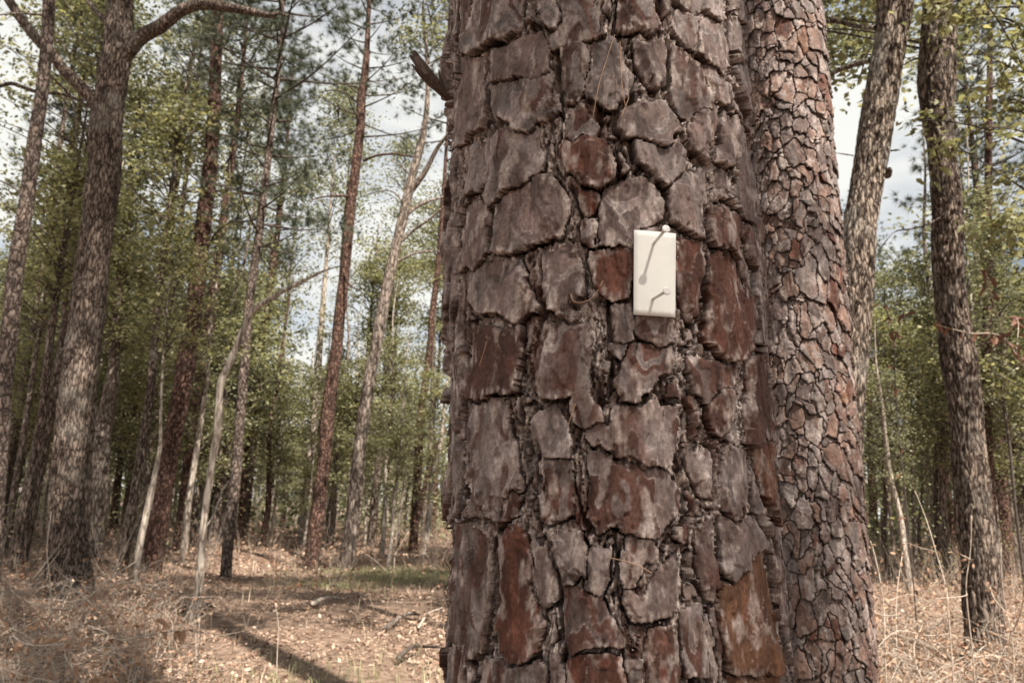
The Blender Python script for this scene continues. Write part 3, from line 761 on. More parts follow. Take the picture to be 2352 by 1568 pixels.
#PART3
# ------------------------------------------------------------------ second pine: small plates
P2Y = 2.75
def p2_centre(z):
    z = np.asarray(z, float)
    a, b = on_plane(1785, 0, P2Y), on_plane(1886, 1560, P2Y)
    t = (z - b[2]) / (a[2] - b[2])
    return np.stack([b[0] + (a[0] - b[0]) * t, P2Y + 0 * t], -1)
def p2_radius(z):
    return 0.163 - 0.004 * (np.asarray(z, float) - 1.5) + 0.05 * np.clip((0.5 - np.asarray(z, float)) / 0.5, 0, 1) ** 2
def p2_cells(U, Z, P):
    wu, wz = U + 0.018 * fbm(U * 9, Z * 7, 2), Z + 0.024 * fbm(U * 8 + 4, Z * 9, 2)
    Da, la, na = voronoi(wu, wz, 0.050, 0.112, 21.0, 0.85)
    Db, lb, nb = voronoi(wu + 0.5, wz, 0.035, 0.072, 33.0, 0.85)
    big = noise2(U * 7 + 2, Z * 5) + 0.5 * noise2(U * 15, Z * 12) > 0.02
    D, lab = np.where(big, Da, Db), np.where(big, la, lb + 7000000)
    return D - np.where(big, na, nb) ** 2 * (0.0001 + 0.0015 * hash01(lab, 7)), lab, np.zeros(U.shape)
def p2_tone(k):
    sm = k >= 5000000
    q = k - 7000000 if sm else k
    a, b = (q // 2000 - 500) * (0.035 if sm else 0.050), (q % 2000 - 500) * (0.072 if sm else 0.112)
    h = float(noise2(np.array(a * 7.0), np.array(b * 3.0))) * 0.7 + float(hash01(k, 9)) * 0.55
    return 'g' if h < 0.10 else 'm' if h < 0.24 else 'p' if h < 0.58 else 'r' if h < 0.66 else 'p' if h < 0.9 else 'o'
pine2 = thing('pine_tree', 'reddish pine with small squarish bark plates just behind the card pine', 'tree')
def p2_rank(k, f, V):
    c = V[f[:, 0]].mean(0)
    ctr = p2_centre(c[2])
    face = unit(c[:2] - ctr) @ unit(-ctr)
    x, y = project(c[None])
    return len(f) * max(face, 0) * (1.0 if (-60 < y[0] < 1640 and x[0] > 1690) else 0.05)
bark_patch(pine2, M_HERO2, p2_centre, p2_radius, (-1.45, 1.8), (0.5, 3.5), 0.0026, p2_cells, p2_tone, H=0.0085, scl=0.8, deep=0.0055, seamw=0.0010, gain=0.72, edge=0.009, layer=0.0016, core_amp=0.004,
           core_light=0.5, tilt=0.075, max_parts=300, rank=p2_rank)
zs = np.array([-0.1, 0.1, 0.3, 0.5, 0.56, 1.6, 3.0, 3.46, 3.52, 5, 8, 12, 15, 17])
rs = p2_radius(np.minimum(zs, 4)) + np.where((zs > 0.52) & (zs < 3.49), -0.015, 0.006)
rs = np.where(zs > 4, np.interp(zs, [4, 15, 17], [0.155, 0.085, 0.02]), rs)
add('trunk', mesh_np('trunk', *tube(np.column_stack([p2_centre(zs), zs]), rs, 40, 0.05, 0.005, (22, 9), 5.0), M_PINE, True), pine2)

# ------------------------------------------------------------------ shard and needles on the near pine
def hero_hit(x, y, off=0.0):
    """a picture point on the near pine -> point on its bark."""
    d = ray(x, y)
    p = CAM.copy()
    for _ in range(4):
        c = hero_centre(p[2] if _ else 1.6)
        R = float(hero_radius(p[2] if _ else 1.6)) + off
        a, b, cc = d[0] ** 2 + d[1] ** 2, -2 * (d[0] * c[0] + d[1] * c[1]), c @ c - R * R
        t = (-b - math.sqrt(max(b * b - 4 * a * cc, 0))) / (2 * a)
        p = CAM + t * d
    return p
def strip(P, wid, thick, nrm, mat, name, parent=None, **kw):
    """thin slab along a path, with its own width and thickness."""
    P = smooth_path(P, 14)
    w = np.interp(np.linspace(0, 1, 14), np.linspace(0, 1, len(wid)), wid)
    t = unit(np.gradient(P, axis=0)); s = unit(np.cross(t, nrm)); n = np.cross(s, t)
    jit = 1 + 0.25 * fbm(np.arange(14) * 0.9, np.full(14, wid[0] * 977), 2)
    V = np.stack([P - s * (w * jit)[:, None] - n * thick, P + s * w[:, None] - n * thick, P + s * w[:, None] + n * thick, P - s * (w * jit)[:, None] + n * thick], 1).reshape(-1, 3)
    F = [[4 * i + a, 4 * i + (a + 1) % 4, 4 * i + 4 + (a + 1) % 4, 4 * i + 4 + a] for i in range(13) for a in range(4)]
    F += [[0, 1, 2, 3], [55, 54, 53, 52]]
    return add(name, mesh_np(name, V, np.array(F), mat), parent, **kw)
shY = 1.10
sh = lambda pts: np.array([on_plane(x, y, Yv) for x, y, Yv in pts])
M_SHARD = mat_noise('shard_bark', [(0.3, (0.07, 0.042, 0.032)), (0.55, (0.17, 0.125, 0.105)), (0.75, (0.34, 0.28, 0.24))], 90, 0.85, 0.002)
for pts, wd in (([(1044, 240, 1.13), (1006, 190, 1.10), (976, 158, 1.085), (950, 118, 1.08)], [0.002, 0.007, 0.0085, 0.0035]),
                ([(1042, 238, 1.13), (1004, 196, 1.105), (972, 166, 1.095), (943, 128, 1.09)], [0.002, 0.005, 0.006, 0.0022]),
                ([(1040, 242, 1.13), (1002, 204, 1.11), (970, 176, 1.10), (946, 148, 1.095)], [0.002, 0.0032, 0.0036, 0.0012]),
                ([(1040, 244, 1.135), (1006, 212, 1.12), (980, 190, 1.115), (958, 166, 1.11)], [0.002, 0.0024, 0.0026, 0.0008]),
                ([(1030, 222, 1.14), (1018, 198, 1.13), (1010, 176, 1.125), (1008, 160, 1.12)], [0.0016, 0.0022, 0.0018, 0.0006])):
    strip(sh(pts), wd, 0.0007, np.array([0.25, -0.9, 0.35]), M_SHARD, 'bark_shard', hero)
g = np.random.default_rng(11)
for k in range(46):                                                  # curled flakes standing off the left and right flanks
    side = -1 if k < 34 else 1
    z = g.uniform(1.12, 2.1)
    phi = side * g.uniform(1.32, 1.62)
    c = hero_centre(z); az = math.atan2(c[0], c[1])
    rad = np.array([-math.sin(az - phi), -math.cos(az - phi), 0.0]); tan = np.array([-rad[1], rad[0], 0])
    base = np.array([c[0], c[1], z]) + rad * (hero_radius(z) + 0.006)
    L, w = g.uniform(0.012, 0.035), g.uniform(0.0022, 0.006)
    up = 1 if g.random() < 0.6 else -1
    P = np.array([base, base + np.array([0, 0, up * L * 0.5]) + rad * 0.002, base + np.array([0, 0, up * L]) + rad * g.uniform(0.004, 0.011)])
    strip(P, [w, w * 0.9, w * 0.3], 0.0006, rad, M_SHARD, 'bark_flake', hero)
def needle_on_bark(pts, label, off=0.013, r=0.0006):
    P = np.array([hero_hit(x, y, o) for (x, y), o in zip(pts, off if isinstance(off, (list, tuple)) else [off] * len(pts))])
    o = add('pine_needle', mesh_np('pine_needle', *tube(P, np.linspace(r, r * 0.7, len(P)), 5), M_PNEEDLE, True), None, (0, 0, 0), label=label, category='pine needle', group='dead pine needles caught on the bark')
h2 = lambda x, y, b=0: (992 + x / 2, (y + (1568 if b else 0)) / 2)
needle_on_bark([h2(840, 160), h2(800, 280), h2(765, 400), h2(740, 540)], 'long straight dead pine needle hanging slanted near the top of the bark', 0.019)
needle_on_bark([h2(864, 190), h2(868, 300), h2(876, 420), h2(890, 490)], 'dead pine needle hanging upright right of the longest slanted needle', 0.019)
needle_on_bark([h2(905, 450), h2(885, 500), h2(870, 540)], 'short dead pine needle below the upright needle', 0.019)
needle_on_bark([h2(638, 1350), h2(650, 1382), h2(690, 1389), h2(745, 1360), h2(785, 1290)], 'curved dead pine needle left of the white card', 0.018)
needle_on_bark([h2(660, 285, 1), h2(640, 340, 1), h2(625, 390, 1)], 'short dead pine needle over a dark hollow in the bark', 0.017)
needle_on_bark([h2(805, 990, 1), h2(930, 1020, 1), h2(1008, 1062, 1)], 'reddish dead pine needle lying nearly level low on the bark', 0.018)
needle_on_bark([h2(250, 5, 1), h2(235, 60, 1), h2(218, 110, 1)], 'thin dead pine needle at the left edge of the bark at mid height', 0.017)

# ------------------------------------------------------------------ card and nails
cp = hero_hit(1503, 620, 0.0145)
cc_ = hero_centre(cp[2])
cn = np.array([cp[0] - cc_[0], cp[1] - cc_[1], 0.0]); cn /= np.linalg.norm(cn)
def on_card(x, y, off=0.0):
    d = ray(x, y)
    return CAM + d * (((cp + cn * off - CAM) @ cn) / (d @ cn))
hp_ = HERO_PP.reshape(-1, 3)[(HERO_D.ravel() > 0)]
near_ = hp_[(np.abs((hp_ - cp) @ np.array([-cn[1], cn[0], 0])) < 0.03) & (np.abs(hp_[:, 2] - cp[2]) < 0.058)]
cp = cp + cn * (((near_ - cp) @ cn).max() + 0.0008)
q = [on_card(*c) for c in ((1456.4, 527.7), (1552.6, 536.2), (1551.1, 729.2), (1455.3, 722.2))]
nx, ny = 9, 15
sg, tg_ = np.meshgrid(np.linspace(0, 1, nx), np.linspace(0, 1, ny))
G = ((1 - sg)[..., None] * q[0] + sg[..., None] * q[1]) * (1 - tg_)[..., None] + ((1 - sg)[..., None] * q[3] + sg[..., None] * q[2]) * tg_[..., None]
bow = 0.0007 * (1 - (2 * sg - 1) ** 2)
G = G + bow[..., None] * cn
ctr = G.reshape(-1, 3).mean(0)
Vt = G.reshape(-1, 3) - ctr
Vb = Vt - cn * 0.0005
i, j = np.meshgrid(np.arange(ny - 1), np.arange(nx - 1), indexing='ij')
a = (i * nx + j).ravel()
Ft = np.stack([a, a + nx, a + nx + 1, a + 1], -1)
ring = [*range(0, nx), *range(2 * nx - 1, ny * nx, nx), *range(ny * nx - 2, (ny - 1) * nx - 1, -1), *range((ny - 2) * nx, 0, -nx)]
ring = np.array(ring)
r2 = np.roll(ring, -1)
n0 = nx * ny
add('paper_card', mesh_np('paper_card', np.vstack([Vt, Vb]), [Ft, Ft[:, ::-1] + n0, np.stack([ring, r2, r2 + n0, ring + n0], -1)], M_PAPER, False), None, ctr,
    label='small blank white card nailed upright to the near pine', category='card')
def nail(bpx, hpx, label, cap_mat):
    b = on_card(*bpx, 0.0015)
    d = unit(ray(*hpx)); w = CAM - b; L = 0.036
    B2, C2 = w @ d, w @ w - L * L
    h = CAM + (-B2 - math.sqrt(max(B2 * B2 - C2, 0))) * d
    ax = unit(h - b)
    t = thing('roofing_nail', label, 'nail', b)
    t['group'] = 'nails through the card'
    s, f = tube(np.array([-ax * 0.022, -ax * 0.01, ax * 0.01, ax * (L - 0.001)]), [0.0010, 0.0018, 0.0018, 0.0018], 14)
    add('shank', mesh_np('shank', s, f, M_STEEL, True), t)
    rr_ = np.array([0.0005, 0.0044, 0.0049, 0.0050, 0.0049, 0.0045, 0.0034, 0.0018, 0.0002])
    hh_ = np.array([-0.0008, -0.0008, -0.0005, 0.0, 0.0005, 0.0008, 0.0010, 0.0011, 0.0011])
    e1 = unit(np.cross(ax, [0, 0, 1.0])); e2 = np.cross(ax, e1)
    th_ = np.arange(28) / 28 * 2 * np.pi
    V = (ax * L)[None, None] + hh_[:, None, None] * ax + rr_[:, None, None] * (np.cos(th_)[None, :, None] * e1 + np.sin(th_)[None, :, None] * e2)
    i, j = np.meshgrid(np.arange(8), np.arange(28), indexing='ij')
    F = np.stack([i * 28 + j, i * 28 + (j + 1) % 28, (i + 1) * 28 + (j + 1) % 28, (i + 1) * 28 + j], -1).reshape(-1, 4)
    add('head', mesh_np('head', V.reshape(-1, 3), F, cap_mat, True), t)
nail((1501.9, 559), (1530, 525.6), 'upper round-headed nail sticking out over the top edge of the white card', M_PLASTIC)
nail((1500.1, 686.5), (1531.3, 668), 'lower round-headed nail sticking out of the white card', M_PLASTIC)

# ------------------------------------------------------------------ crowns (shared meshes)
def crown_leafy(seed, R=1.9, H=5.0, nc=75, per=95, leaf=0.11, mat=M_GREEN, flat=0.11):
    g = np.random.default_rng(seed)
    parts, br = [], []
    for k in range(nc):
        t = g.random() ** 0.8
        a, rad = g.uniform(0, 2 * np.pi), R * (0.25 + 0.75 * g.random() ** 0.6) * (1 - 0.55 * t) * (0.75 + 0.4 * math.sin(k * 2.4))
        c = np.array([rad * math.cos(a), rad * math.sin(a), 0.15 * H + t * H * 0.85])
        n = int(per * g.uniform(0.4, 1.5))
        sp = g.uniform(0.16, 0.40)
        P = c + g.normal(size=(n, 3)) * np.array([sp, sp, flat * g.uniform(0.5, 1.3)])
        parts.append(leaves(P, leaf * g.uniform(0.6, 1.2, n), g, 0.55))
        z0 = max(0.0, c[2] - 0.35 * rad - 0.2)
        m = np.array([c[0] * 0.5, c[1] * 0.5, (z0 + c[2]) / 2 + 0.1])
        br.append(tube(np.array([[0, 0, z0], m, c, c + g.normal(size=3) * 0.25]), [0.016, 0.011, 0.006, 0.002], 4, cap=False))
    return mesh_np('leaves', *join(parts), mat), mesh_np('limbs', *join(br), M_DTWIG, True)
def crown_pine(seed, R=2.0, H=6.5, nb=34):
    g = np.random.default_rng(seed)
    P, D, br = [], [], []
    for k in range(nb):
        t = (k + g.random()) / nb
        a = k * 2.4 + g.normal() * 0.3
        L = R * (1 - 0.6 * t) * g.uniform(0.45, 1.15)
        d = np.array([math.cos(a), math.sin(a), 0.15 + 0.4 * t])
        b0 = np.array([0, 0, t * H])
        tip = b0 + d * L
        br.append(tube(np.array([b0, b0 + d * L * 0.5 - [0, 0, 0.05 * L], tip]), [0.03, 0.018, 0.006], 4, cap=False))
        for _ in range(int(g.integers(7, 15))):
            q_ = b0 + d * L * g.uniform(0.75, 1.05) + g.normal(size=3) * np.array([0.24, 0.24, 0.13])
            P.append(q_); D.append(unit(d * 0.5 + g.normal(size=3) * 0.4 + [0, 0, 0.3]))
    V, F = needles(np.array(P), np.array(D), 0.21, g, 40, 0.75)
    return mesh_np('needles', V, F, M_NEEDLE), mesh_np('limbs', *join(br), M_DTWIG, True)
def crown_canopy(seed, R=3.2, H=3.6, nc=40, per=300, leaf=0.13, mat=M_OLIVE):
    """broad crown of dense leaf clumps with open gaps between them."""
    g = np.random.default_rng(seed)
    parts, br = [], []
    for k in range(nc):
        a, rad = k * 2.399 + g.normal() * 0.2, R * math.sqrt((k + 0.5) / nc) * g.uniform(0.85, 1.1)
        c = np.array([rad * math.cos(a), rad * math.sin(a), H * (1 - (rad / R) ** 2) * g.uniform(0.2, 1.0) + 0.2])
        n = int(per * g.uniform(0.5, 1.3)); sp = g.uniform(0.24, 0.42)
        parts.append(leaves(c + g.normal(size=(n, 3)) * np.array([sp, sp, 0.2]), leaf * g.uniform(0.7, 1.2, n), g, 0.6))
        br.append(tube(np.array([[0, 0, 0], [c[0] * 0.5, c[1] * 0.5, c[2] * 0.6 + 0.1], c]), [0.035, 0.02, 0.006], 5, cap=False))
    return mesh_np('leaves', *join(parts), mat), mesh_np('limbs', *join(br), M_DTWIG, True)
CANOPY = [crown_canopy(41), crown_canopy(42, 2.8, 3.0, 32)]  # dense clumpy crowns for the unseen shade trees, shaped to cast dapples
LEAFY = [crown_leafy(21, nc=58, per=85), crown_leafy(22, 2.3, 4.2, 62, 85, 0.115), crown_leafy(23, 1.4, 5.5, 48, 80, 0.105, M_OLIVE), crown_leafy(24, 2.2, 5.5, 64, 85, 0.11, M_OLIVE), crown_leafy(25, 1.7, 3.4, 46, 85, 0.105)]
PINY = [crown_pine(31), crown_pine(32, 1.7, 7.5, 38), crown_pine(33, 2.4, 6.0, 36)]
def put_crown(parent, proto, loc, s=1.0, rot=0.0, sz=None):
    c = add('crown', proto[0], parent, loc)
    c.rotation_euler = (0, 0, rot); c.scale = (s, s, sz or s)
    b = add('limbs', proto[1], c)
    return c

# ------------------------------------------------------------------ trees traced one by one
def traced(name, label, pts, mat, Y=None, top=11.0, lumpy=0.07, rough=0.0, freq=(16, 5), sides=14, step=None, limbs=(), crowns=(), group=None, seed=0.0, flare=1.25):
    pts = [tuple(p) for p in pts]
    base = on_ground(*pts[0][:2]) if Y is None else None
    if Y is None:
        Y = base[1]
    P = [on_plane(x, y, Y) for x, y, w in pts]
    k = [(p - CAM) @ _f / FPX for p in P]
    R = [w * 0.5 * s for (x, y, w), s in zip(pts, k)]
    if P[0][2] > 0.05:                                  # carry the trunk down to the ground
        d = unit(P[0] - P[min(2, len(P) - 1)])
        d = d / max(-d[2], 0.3)
        for f in (0.6, 1.0):
            P.insert(0, P[0] + d * P[0][2] * (f if f < 1 else 1.0)) if f < 1 else P.insert(0, P[0] + d * (P[0][2] + 0.08))
            R.insert(0, R[0] * 1.05)
    else:
        P.insert(0, P[0] + np.array([0, 0, -0.25]) - (P[1] - P[0]) * 0.0); R.insert(0, R[0] * flare)
        P[1] = P[1] + np.array([0, 0, 0.06])
    if top and P[-1][2] < top:                          # and up to its top
        d = unit(unit(P[-1] - P[-2]) + np.array([0, 0, 1.5])); d = d / d[2]
        h = top - P[-1][2]
        p0, r0 = P[-1], R[-1]
        for f in (0.35, 0.7, 1.0):
            P.append(p0 + d * h * f); R.append(max(r0 * (1 - 0.8 * f), 0.008))
    P = np.array(P)
    o = P[0].copy(); o[2] = 0
    t = thing(name, label, 'tree', o, group)
    add('trunk', mesh_np('trunk', *tube(P - o, R, sides, step, rough, freq, seed, lumpy=lumpy), mat, True), t)
    for lp in limbs:
        dy = lp[1] if isinstance(lp, tuple) else 0.0
        lp = lp[0] if isinstance(lp, tuple) else lp
        Q = np.array([on_plane(x, y, Y + dy * i_ / max(len(lp) - 1, 1)) for i_, (x, y, w) in enumerate(lp)])
        rq = [w * 0.5 * Y / FPX for x, y, w in lp]
        add('branch', mesh_np('branch', *tube(Q - o, rq, 10 if lp[0][2] > 10 else 6, None, rough * 0.5, (10, 5), seed + 1), mat, True), t)
    for (ci, z, s, kind) in crowns:
        zz_ = P[:, 2]
        c = np.array([np.interp(z, zz_, P[:, q_]) for q_ in range(3)])
        c[2] = z
        put_crown(t, (LEAFY if kind == 'l' else PINY)[ci], c - o, s, ci * 1.7 + z)
    return t
Z1 = lambda L, s=1: [(x / 2, y / 2, w / 2) for x, y, w in L]                 # quarter views -> picture pixels
Z2 = lambda L: [(514.5 + x / 2, y / 2, w / 2) for x, y, w in L]
Z3 = lambda L: [(x / 2, 784 + y / 2, w / 2) for x, y, w in L]
Z4 = lambda L: [(514.5 + x / 2, 784 + y / 2, w / 2) for x, y, w in L]
Z7 = lambda L: [(1709 + x / 2, y / 2, w / 2) for x, y, w in L]
Z8 = lambda L: [(1709 + x / 2, 784 + y / 2, w / 2) for x, y, w in L]

oak = traced('oak_tree', 'thick dark oak at far left with a limb reaching left and one arching right',
    Z3([(310, 1165, 205), (312, 1000, 175), (318, 800, 172), (325, 600, 170), (345, 400, 160), (362, 200, 152), (375, 50, 150)]) + Z1([(405, 1400, 150), (440, 1100, 136), (466, 900, 142), (482, 700, 140), (486, 580, 142), (512, 400, 128), (545, 200, 126), (552, 60, 112), (560, -200, 100)]),
    M_OAKD, rough=0.014, freq=(26, 4), sides=88, step=0.035, top=13, seed=1.0, lumpy=0.10,
    limbs=[(Z1([(500, 590, 70), (410, 440, 60), (300, 330, 56), (240, 250, 52), (170, 180, 50), (90, 80, 46), (40, 0, 42), (-40, -120, 36)]), -0.6),
           (Z1([(560, 260, 90), (650, 170, 74), (740, 120, 66), (830, 50, 60), (930, 22, 52), (1040, 35, 46), (1130, 50, 40), (1240, 72, 26), (1280, 60, 14), (1340, 80, 6)]), -0.5),
           (Z1([(500, 110, 36), (450, 60, 26), (405, 5, 22), (390, -60, 18)]), 0.5),
           (Z1([(0, 395, 22), (60, 385, 20), (160, 420, 20), (260, 430, 16), (340, 450, 12), (420, 500, 10)]), 0.8),
           (Z1([(230, 345, 12), (340, 470, 10), (350, 600, 9), (355, 740, 7), (400, 810, 5)]), -0.2)],
    crowns=[(3, 11.0, 1.1, 'l')])
traced('pine_tree', 'slim leaning pine at the far left edge crossing in front of the oak limb',
    Z3([(-40, 1000, 76), (10, 300, 72), (40, 0, 70)]) + Z1([(70, 1250, 70), (110, 1000, 64), (140, 800, 62), (165, 600, 58), (195, 400, 54), (215, 200, 52), (225, 0, 50), (235, -250, 44)]),
    M_PINEG, Y=8.2, rough=0.006, freq=(16, 6), sides=48, step=0.05, top=12, seed=2.0,
    limbs=[(Z1([(100, 890, 14), (60, 860, 10), (0, 830, 7)]), 0.3), (Z1([(195, 70, 14), (100, 62, 12), (0, 68, 9)]), -0.4)], crowns=[(0, 8.5, 1.0, 'p')])
traced('crooked_tree', 'crooked patchy trunk right behind the thick left oak', Z3([(425, 1010, 80), (440, 850, 88), (455, 700, 92), (458, 560, 90), (462, 440, 84), (490, 330, 74), (512, 200, 58), (525, 60, 46)]) + Z1([(538, 1400, 46), (560, 1250, 44), (580, 1100, 40), (592, 950, 36), (600, 800, 30)]),
    M_GREYB, rough=0.007, freq=(14, 4), sides=30, step=0.06, top=10, seed=3.0, lumpy=0.15, crowns=[(0, 5.5, 1.1, 'l'), (4, 3.6, 0.9, 'l')])
blz = traced('pine_tree', 'dark red pine with a small white blaze low on its trunk', Z3([(695, 1065, 98), (712, 930, 96), (735, 780, 92), (760, 620, 86), (785, 480, 82), (812, 350, 82), (840, 200, 84), (862, 50, 84)]) + Z1([(895, 1400, 76), (915, 1200, 76), (940, 980, 70), (962, 800, 64), (980, 550, 56), (990, 300, 52), (1000, 100, 48), (1008, -100, 42)]),
    M_PINE, rough=0.006, freq=(18, 5), sides=40, step=0.06, top=17, seed=4.0, crowns=[(1, 11.5, 1.1, 'p'), (0, 13, 1.0, 'p')],
    limbs=[(Z1([(960, 1130, 12), (1000, 1060, 9), (1090, 1000, 6)]), -0.3)])
bY = on_ground(*Z3([(695, 1065, 0)])[0][:2])[1]
bp_ = on_plane(356.5, 784 + 378, bY)
bo = np.array(blz.location)
th_ = np.linspace(-0.16, 0.06, 6)
rb = 92 / 4 * bY / FPX + 0.016
cx_ = on_plane(735 / 2 + 2, 784 + 378, bY)
Vb_ = np.array([[cx_[0] + rb * math.sin(-0.45 + a_ * 1.0), cx_[1] - rb * math.cos(-0.45 + a_), cx_[2] + dz + 0.006 * math.sin(9 * a_ + dz * 60)] for dz in (-0.055, -0.02, 0.02, 0.055) for a_ in th_]) - bo
Vb2 = Vb_ + np.array([0, 0.012, 0])
Fb = np.array([[r_ * 6 + c_, r_ * 6 + c_ + 1, r_ * 6 + c_ + 7, r_ * 6 + c_ + 6] for r_ in range(3) for c_ in range(5)])
add('blaze', mesh_np('blaze', np.vstack([Vb_, Vb2]), [Fb, Fb + 24], M_BLAZE), blz, label='small white painted blaze')
traced('pale_sapling_tree', 'thin pale leaning stem touching the left of the blazed pine', Z3([(622, 1112, 32), (640, 950, 31), (660, 850, 31), (685, 740, 32), (712, 610, 24), (735, 480, 17), (738, 350, 13), (745, 150, 11), (752, 0, 9)]), M_PALE, top=5.5, sides=12, seed=5.0, rough=0.002, step=0.08, crowns=[(4, 3.2, 0.7, 'l')])
traced('bent_tree', 'pale slender tree that bends over to the right halfway up', Z3([(880, 1295, 46), (905, 1200, 38), (918, 1080, 36), (930, 900, 34), (945, 760, 33), (962, 640, 33), (985, 500, 34), (1000, 400, 36), (1005, 290, 34), (1015, 190, 32), (1048, 112, 33), (1085, 25, 30)]) + Z2([(75, 1540, 28), (130, 1432, 27), (215, 1372, 24), (300, 1322, 18), (400, 1272, 14), (470, 1240, 9), (560, 1215, 5)]),
    M_PALE, rough=0.003, sides=18, step=0.05, top=None, seed=6.0, limbs=[(Z3([(935, 860, 12), (980, 800, 9), (1020, 690, 7), (1050, 640, 5)]), 0.5)])
traced('pine_tree', 'slim pine right of the bent pale tree with a bare lit upper stem', Z3([(1035, 1100, 54), (1048, 920, 50), (1068, 750, 50), (1085, 600, 48), (1100, 400, 46), (1115, 200, 45), (1130, 20, 44)]) + Z2([(112, 1420, 40), (140, 1220, 37), (160, 1080, 36), (180, 900, 36), (202, 740, 31), (225, 520, 28), (250, 330, 22), (265, 180, 18), (272, 0, 14)]),
    M_PINEG, rough=0.004, freq=(14, 5), sides=28, step=0.08, top=13, seed=7.0, crowns=[(0, 5.6, 0.85, 'p'), (2, 8.6, 1.0, 'p')])
traced('pine_tree', 'dark straight pine left of the sky gap with a bare reddish top', Z4([(398, 1048, 76), (412, 930, 68), (432, 780, 66), (460, 550, 62), (475, 350, 64), (500, 150, 58), (520, 0, 52)]) + Z2([(532, 1440, 52), (558, 1220, 46), (580, 950, 48), (602, 800, 45), (625, 600, 42), (632, 450, 40), (650, 320, 34), (658, 200, 26), (665, 40, 20)]),
    M_PINE, rough=0.005, freq=(16, 5), sides=32, step=0.08, top=15, seed=8.0, crowns=[(2, 9.2, 0.8, 'p')],
    limbs=[(Z2([(600, 905, 14), (540, 900, 12), (450, 905, 9), (390, 925, 6)]), -0.6), (Z2([(640, 740, 16), (700, 715, 13), (780, 708, 11), (880, 722, 7)]), -0.4), (Z2([(610, 470, 10), (560, 430, 8), (500, 415, 7), (440, 425, 4)]), 0.4), (Z2([(545, 1220, 14), (570, 1300, 10), (610, 1330, 7)]), -0.5)])
traced('forked_tree', 'grey forked tree with limbs reaching right across the sky gap', Z4([(560, 1050, 76), (572, 930, 66), (592, 780, 60), (620, 520, 60), (652, 270, 58), (690, 60, 54)]) + Z2([(718, 1480, 55), (755, 1290, 52), (800, 1090, 46), (832, 960, 48), (865, 810, 40), (900, 680, 35), (922, 580, 28), (936, 420, 22), (930, 230, 16), (915, 60, 12)]),
    M_GREYB, rough=0.005, freq=(14, 4), sides=30, step=0.07, top=13, seed=9.0, crowns=[(0, 10.3, 0.9, 'l')],
    limbs=[(Z2([(862, 870, 34), (920, 795, 28), (975, 690, 22), (1010, 640, 18), (1080, 560, 12)]), -0.4), (Z2([(838, 990, 20), (900, 940, 18), (1010, 905, 15), (1120, 880, 10)]), 0.4),
           (Z2([(815, 1110, 18), (880, 1050, 15), (940, 1010, 13), (1015, 950, 10), (1100, 900, 7)]), -0.3), (Z2([(800, 1200, 16), (860, 1170, 13), (930, 1155, 11), (1020, 1156, 7)]), 0.2),
           (Z2([(822, 945, 12), (800, 900, 9), (760, 876, 8), (700, 882, 6), (640, 900, 4)]), 0.3), (Z2([(858, 810, 10), (820, 770, 8), (770, 740, 6)]), -0.2)])
traced('slender_tree', 'slender dark tree right of the grey forked tree', Z4([(672, 950, 40), (690, 750, 36), (710, 550, 34), (718, 370, 30), (738, 210, 28), (752, 60, 24)]), M_OAKD, rough=0.004, sides=20, step=0.1, top=9, seed=10.0, crowns=[(1, 5.2, 1.0, 'l'), (3, 3.4, 0.8, 'l')])
traced('pine_tree', 'dappled pine nearest the left edge of the card pine', Z4([(868, 960, 46), (878, 800, 42), (890, 600, 40), (905, 350, 38), (930, 150, 33), (948, 0, 29)]) + Z2([(958, 1430, 30), (978, 1280, 28), (992, 1130, 25), (1003, 980, 22)]), M_PINE, rough=0.005, sides=26, step=0.1, top=16, seed=11.0, crowns=[(0, 12, 1.1, 'p')],
    limbs=[(Z4([(872, 900, 26), (915, 700, 24), (945, 570, 22), (985, 470, 20), (1020, 400, 14)]), 0.5)])
traced('far_pine', 'pale sunlit far trunk left of the dark straight pine', Z4([(358, 930, 44), (372, 800, 44), (385, 680, 42), (404, 450, 40), (425, 250, 35), (438, 50, 30)]), M_PALE, rough=0.003, sides=18, step=0.15, top=13, seed=12.0, crowns=[(2, 8.5, 1.2, 'l')])
# right of the near pines
traced('oak_tree', 'leaning rough grey oak with pale lichen just right of the reddish pine', Z8([(425, 1520, 165), (445, 1000, 158), (460, 500, 152), (490, 100, 150)]) + Z7([(505, 1500, 148), (515, 1300, 148), (528, 1050, 142), (566, 850, 144), (606, 600, 152), (645, 350, 146), (672, 200, 146), (695, 0, 160), (720, -300, 150)]),
    M_OAK, Y=6.6, rough=0.010, freq=(30, 5), sides=96, step=0.022, top=9.5, seed=13.0, lumpy=0.10, crowns=[(2, 7.0, 0.9, 'l')],
    limbs=[(Z7([(575, 278, 30), (500, 300, 26), (430, 325, 24), (370, 365, 20), (300, 420, 12)]), 0.5), (Z7([(600, 130, 26), (510, 120, 22), (430, 100, 24), (340, 100, 18), (260, 80, 10)]), 0.6),
           (Z7([(585, 215, 14), (560, 260, 11), (540, 330, 8), (520, 385, 5)]), 0.2), (Z7([(650, 800, 60), (662, 785, 40), (668, 778, 20)]), -0.1), (Z7([(500, 715, 10), (440, 705, 6), (390, 700, 4)]), 0.3), (Z7([(675, 692, 12), (700, 690, 10), (716, 690, 7)]), -0.2)])
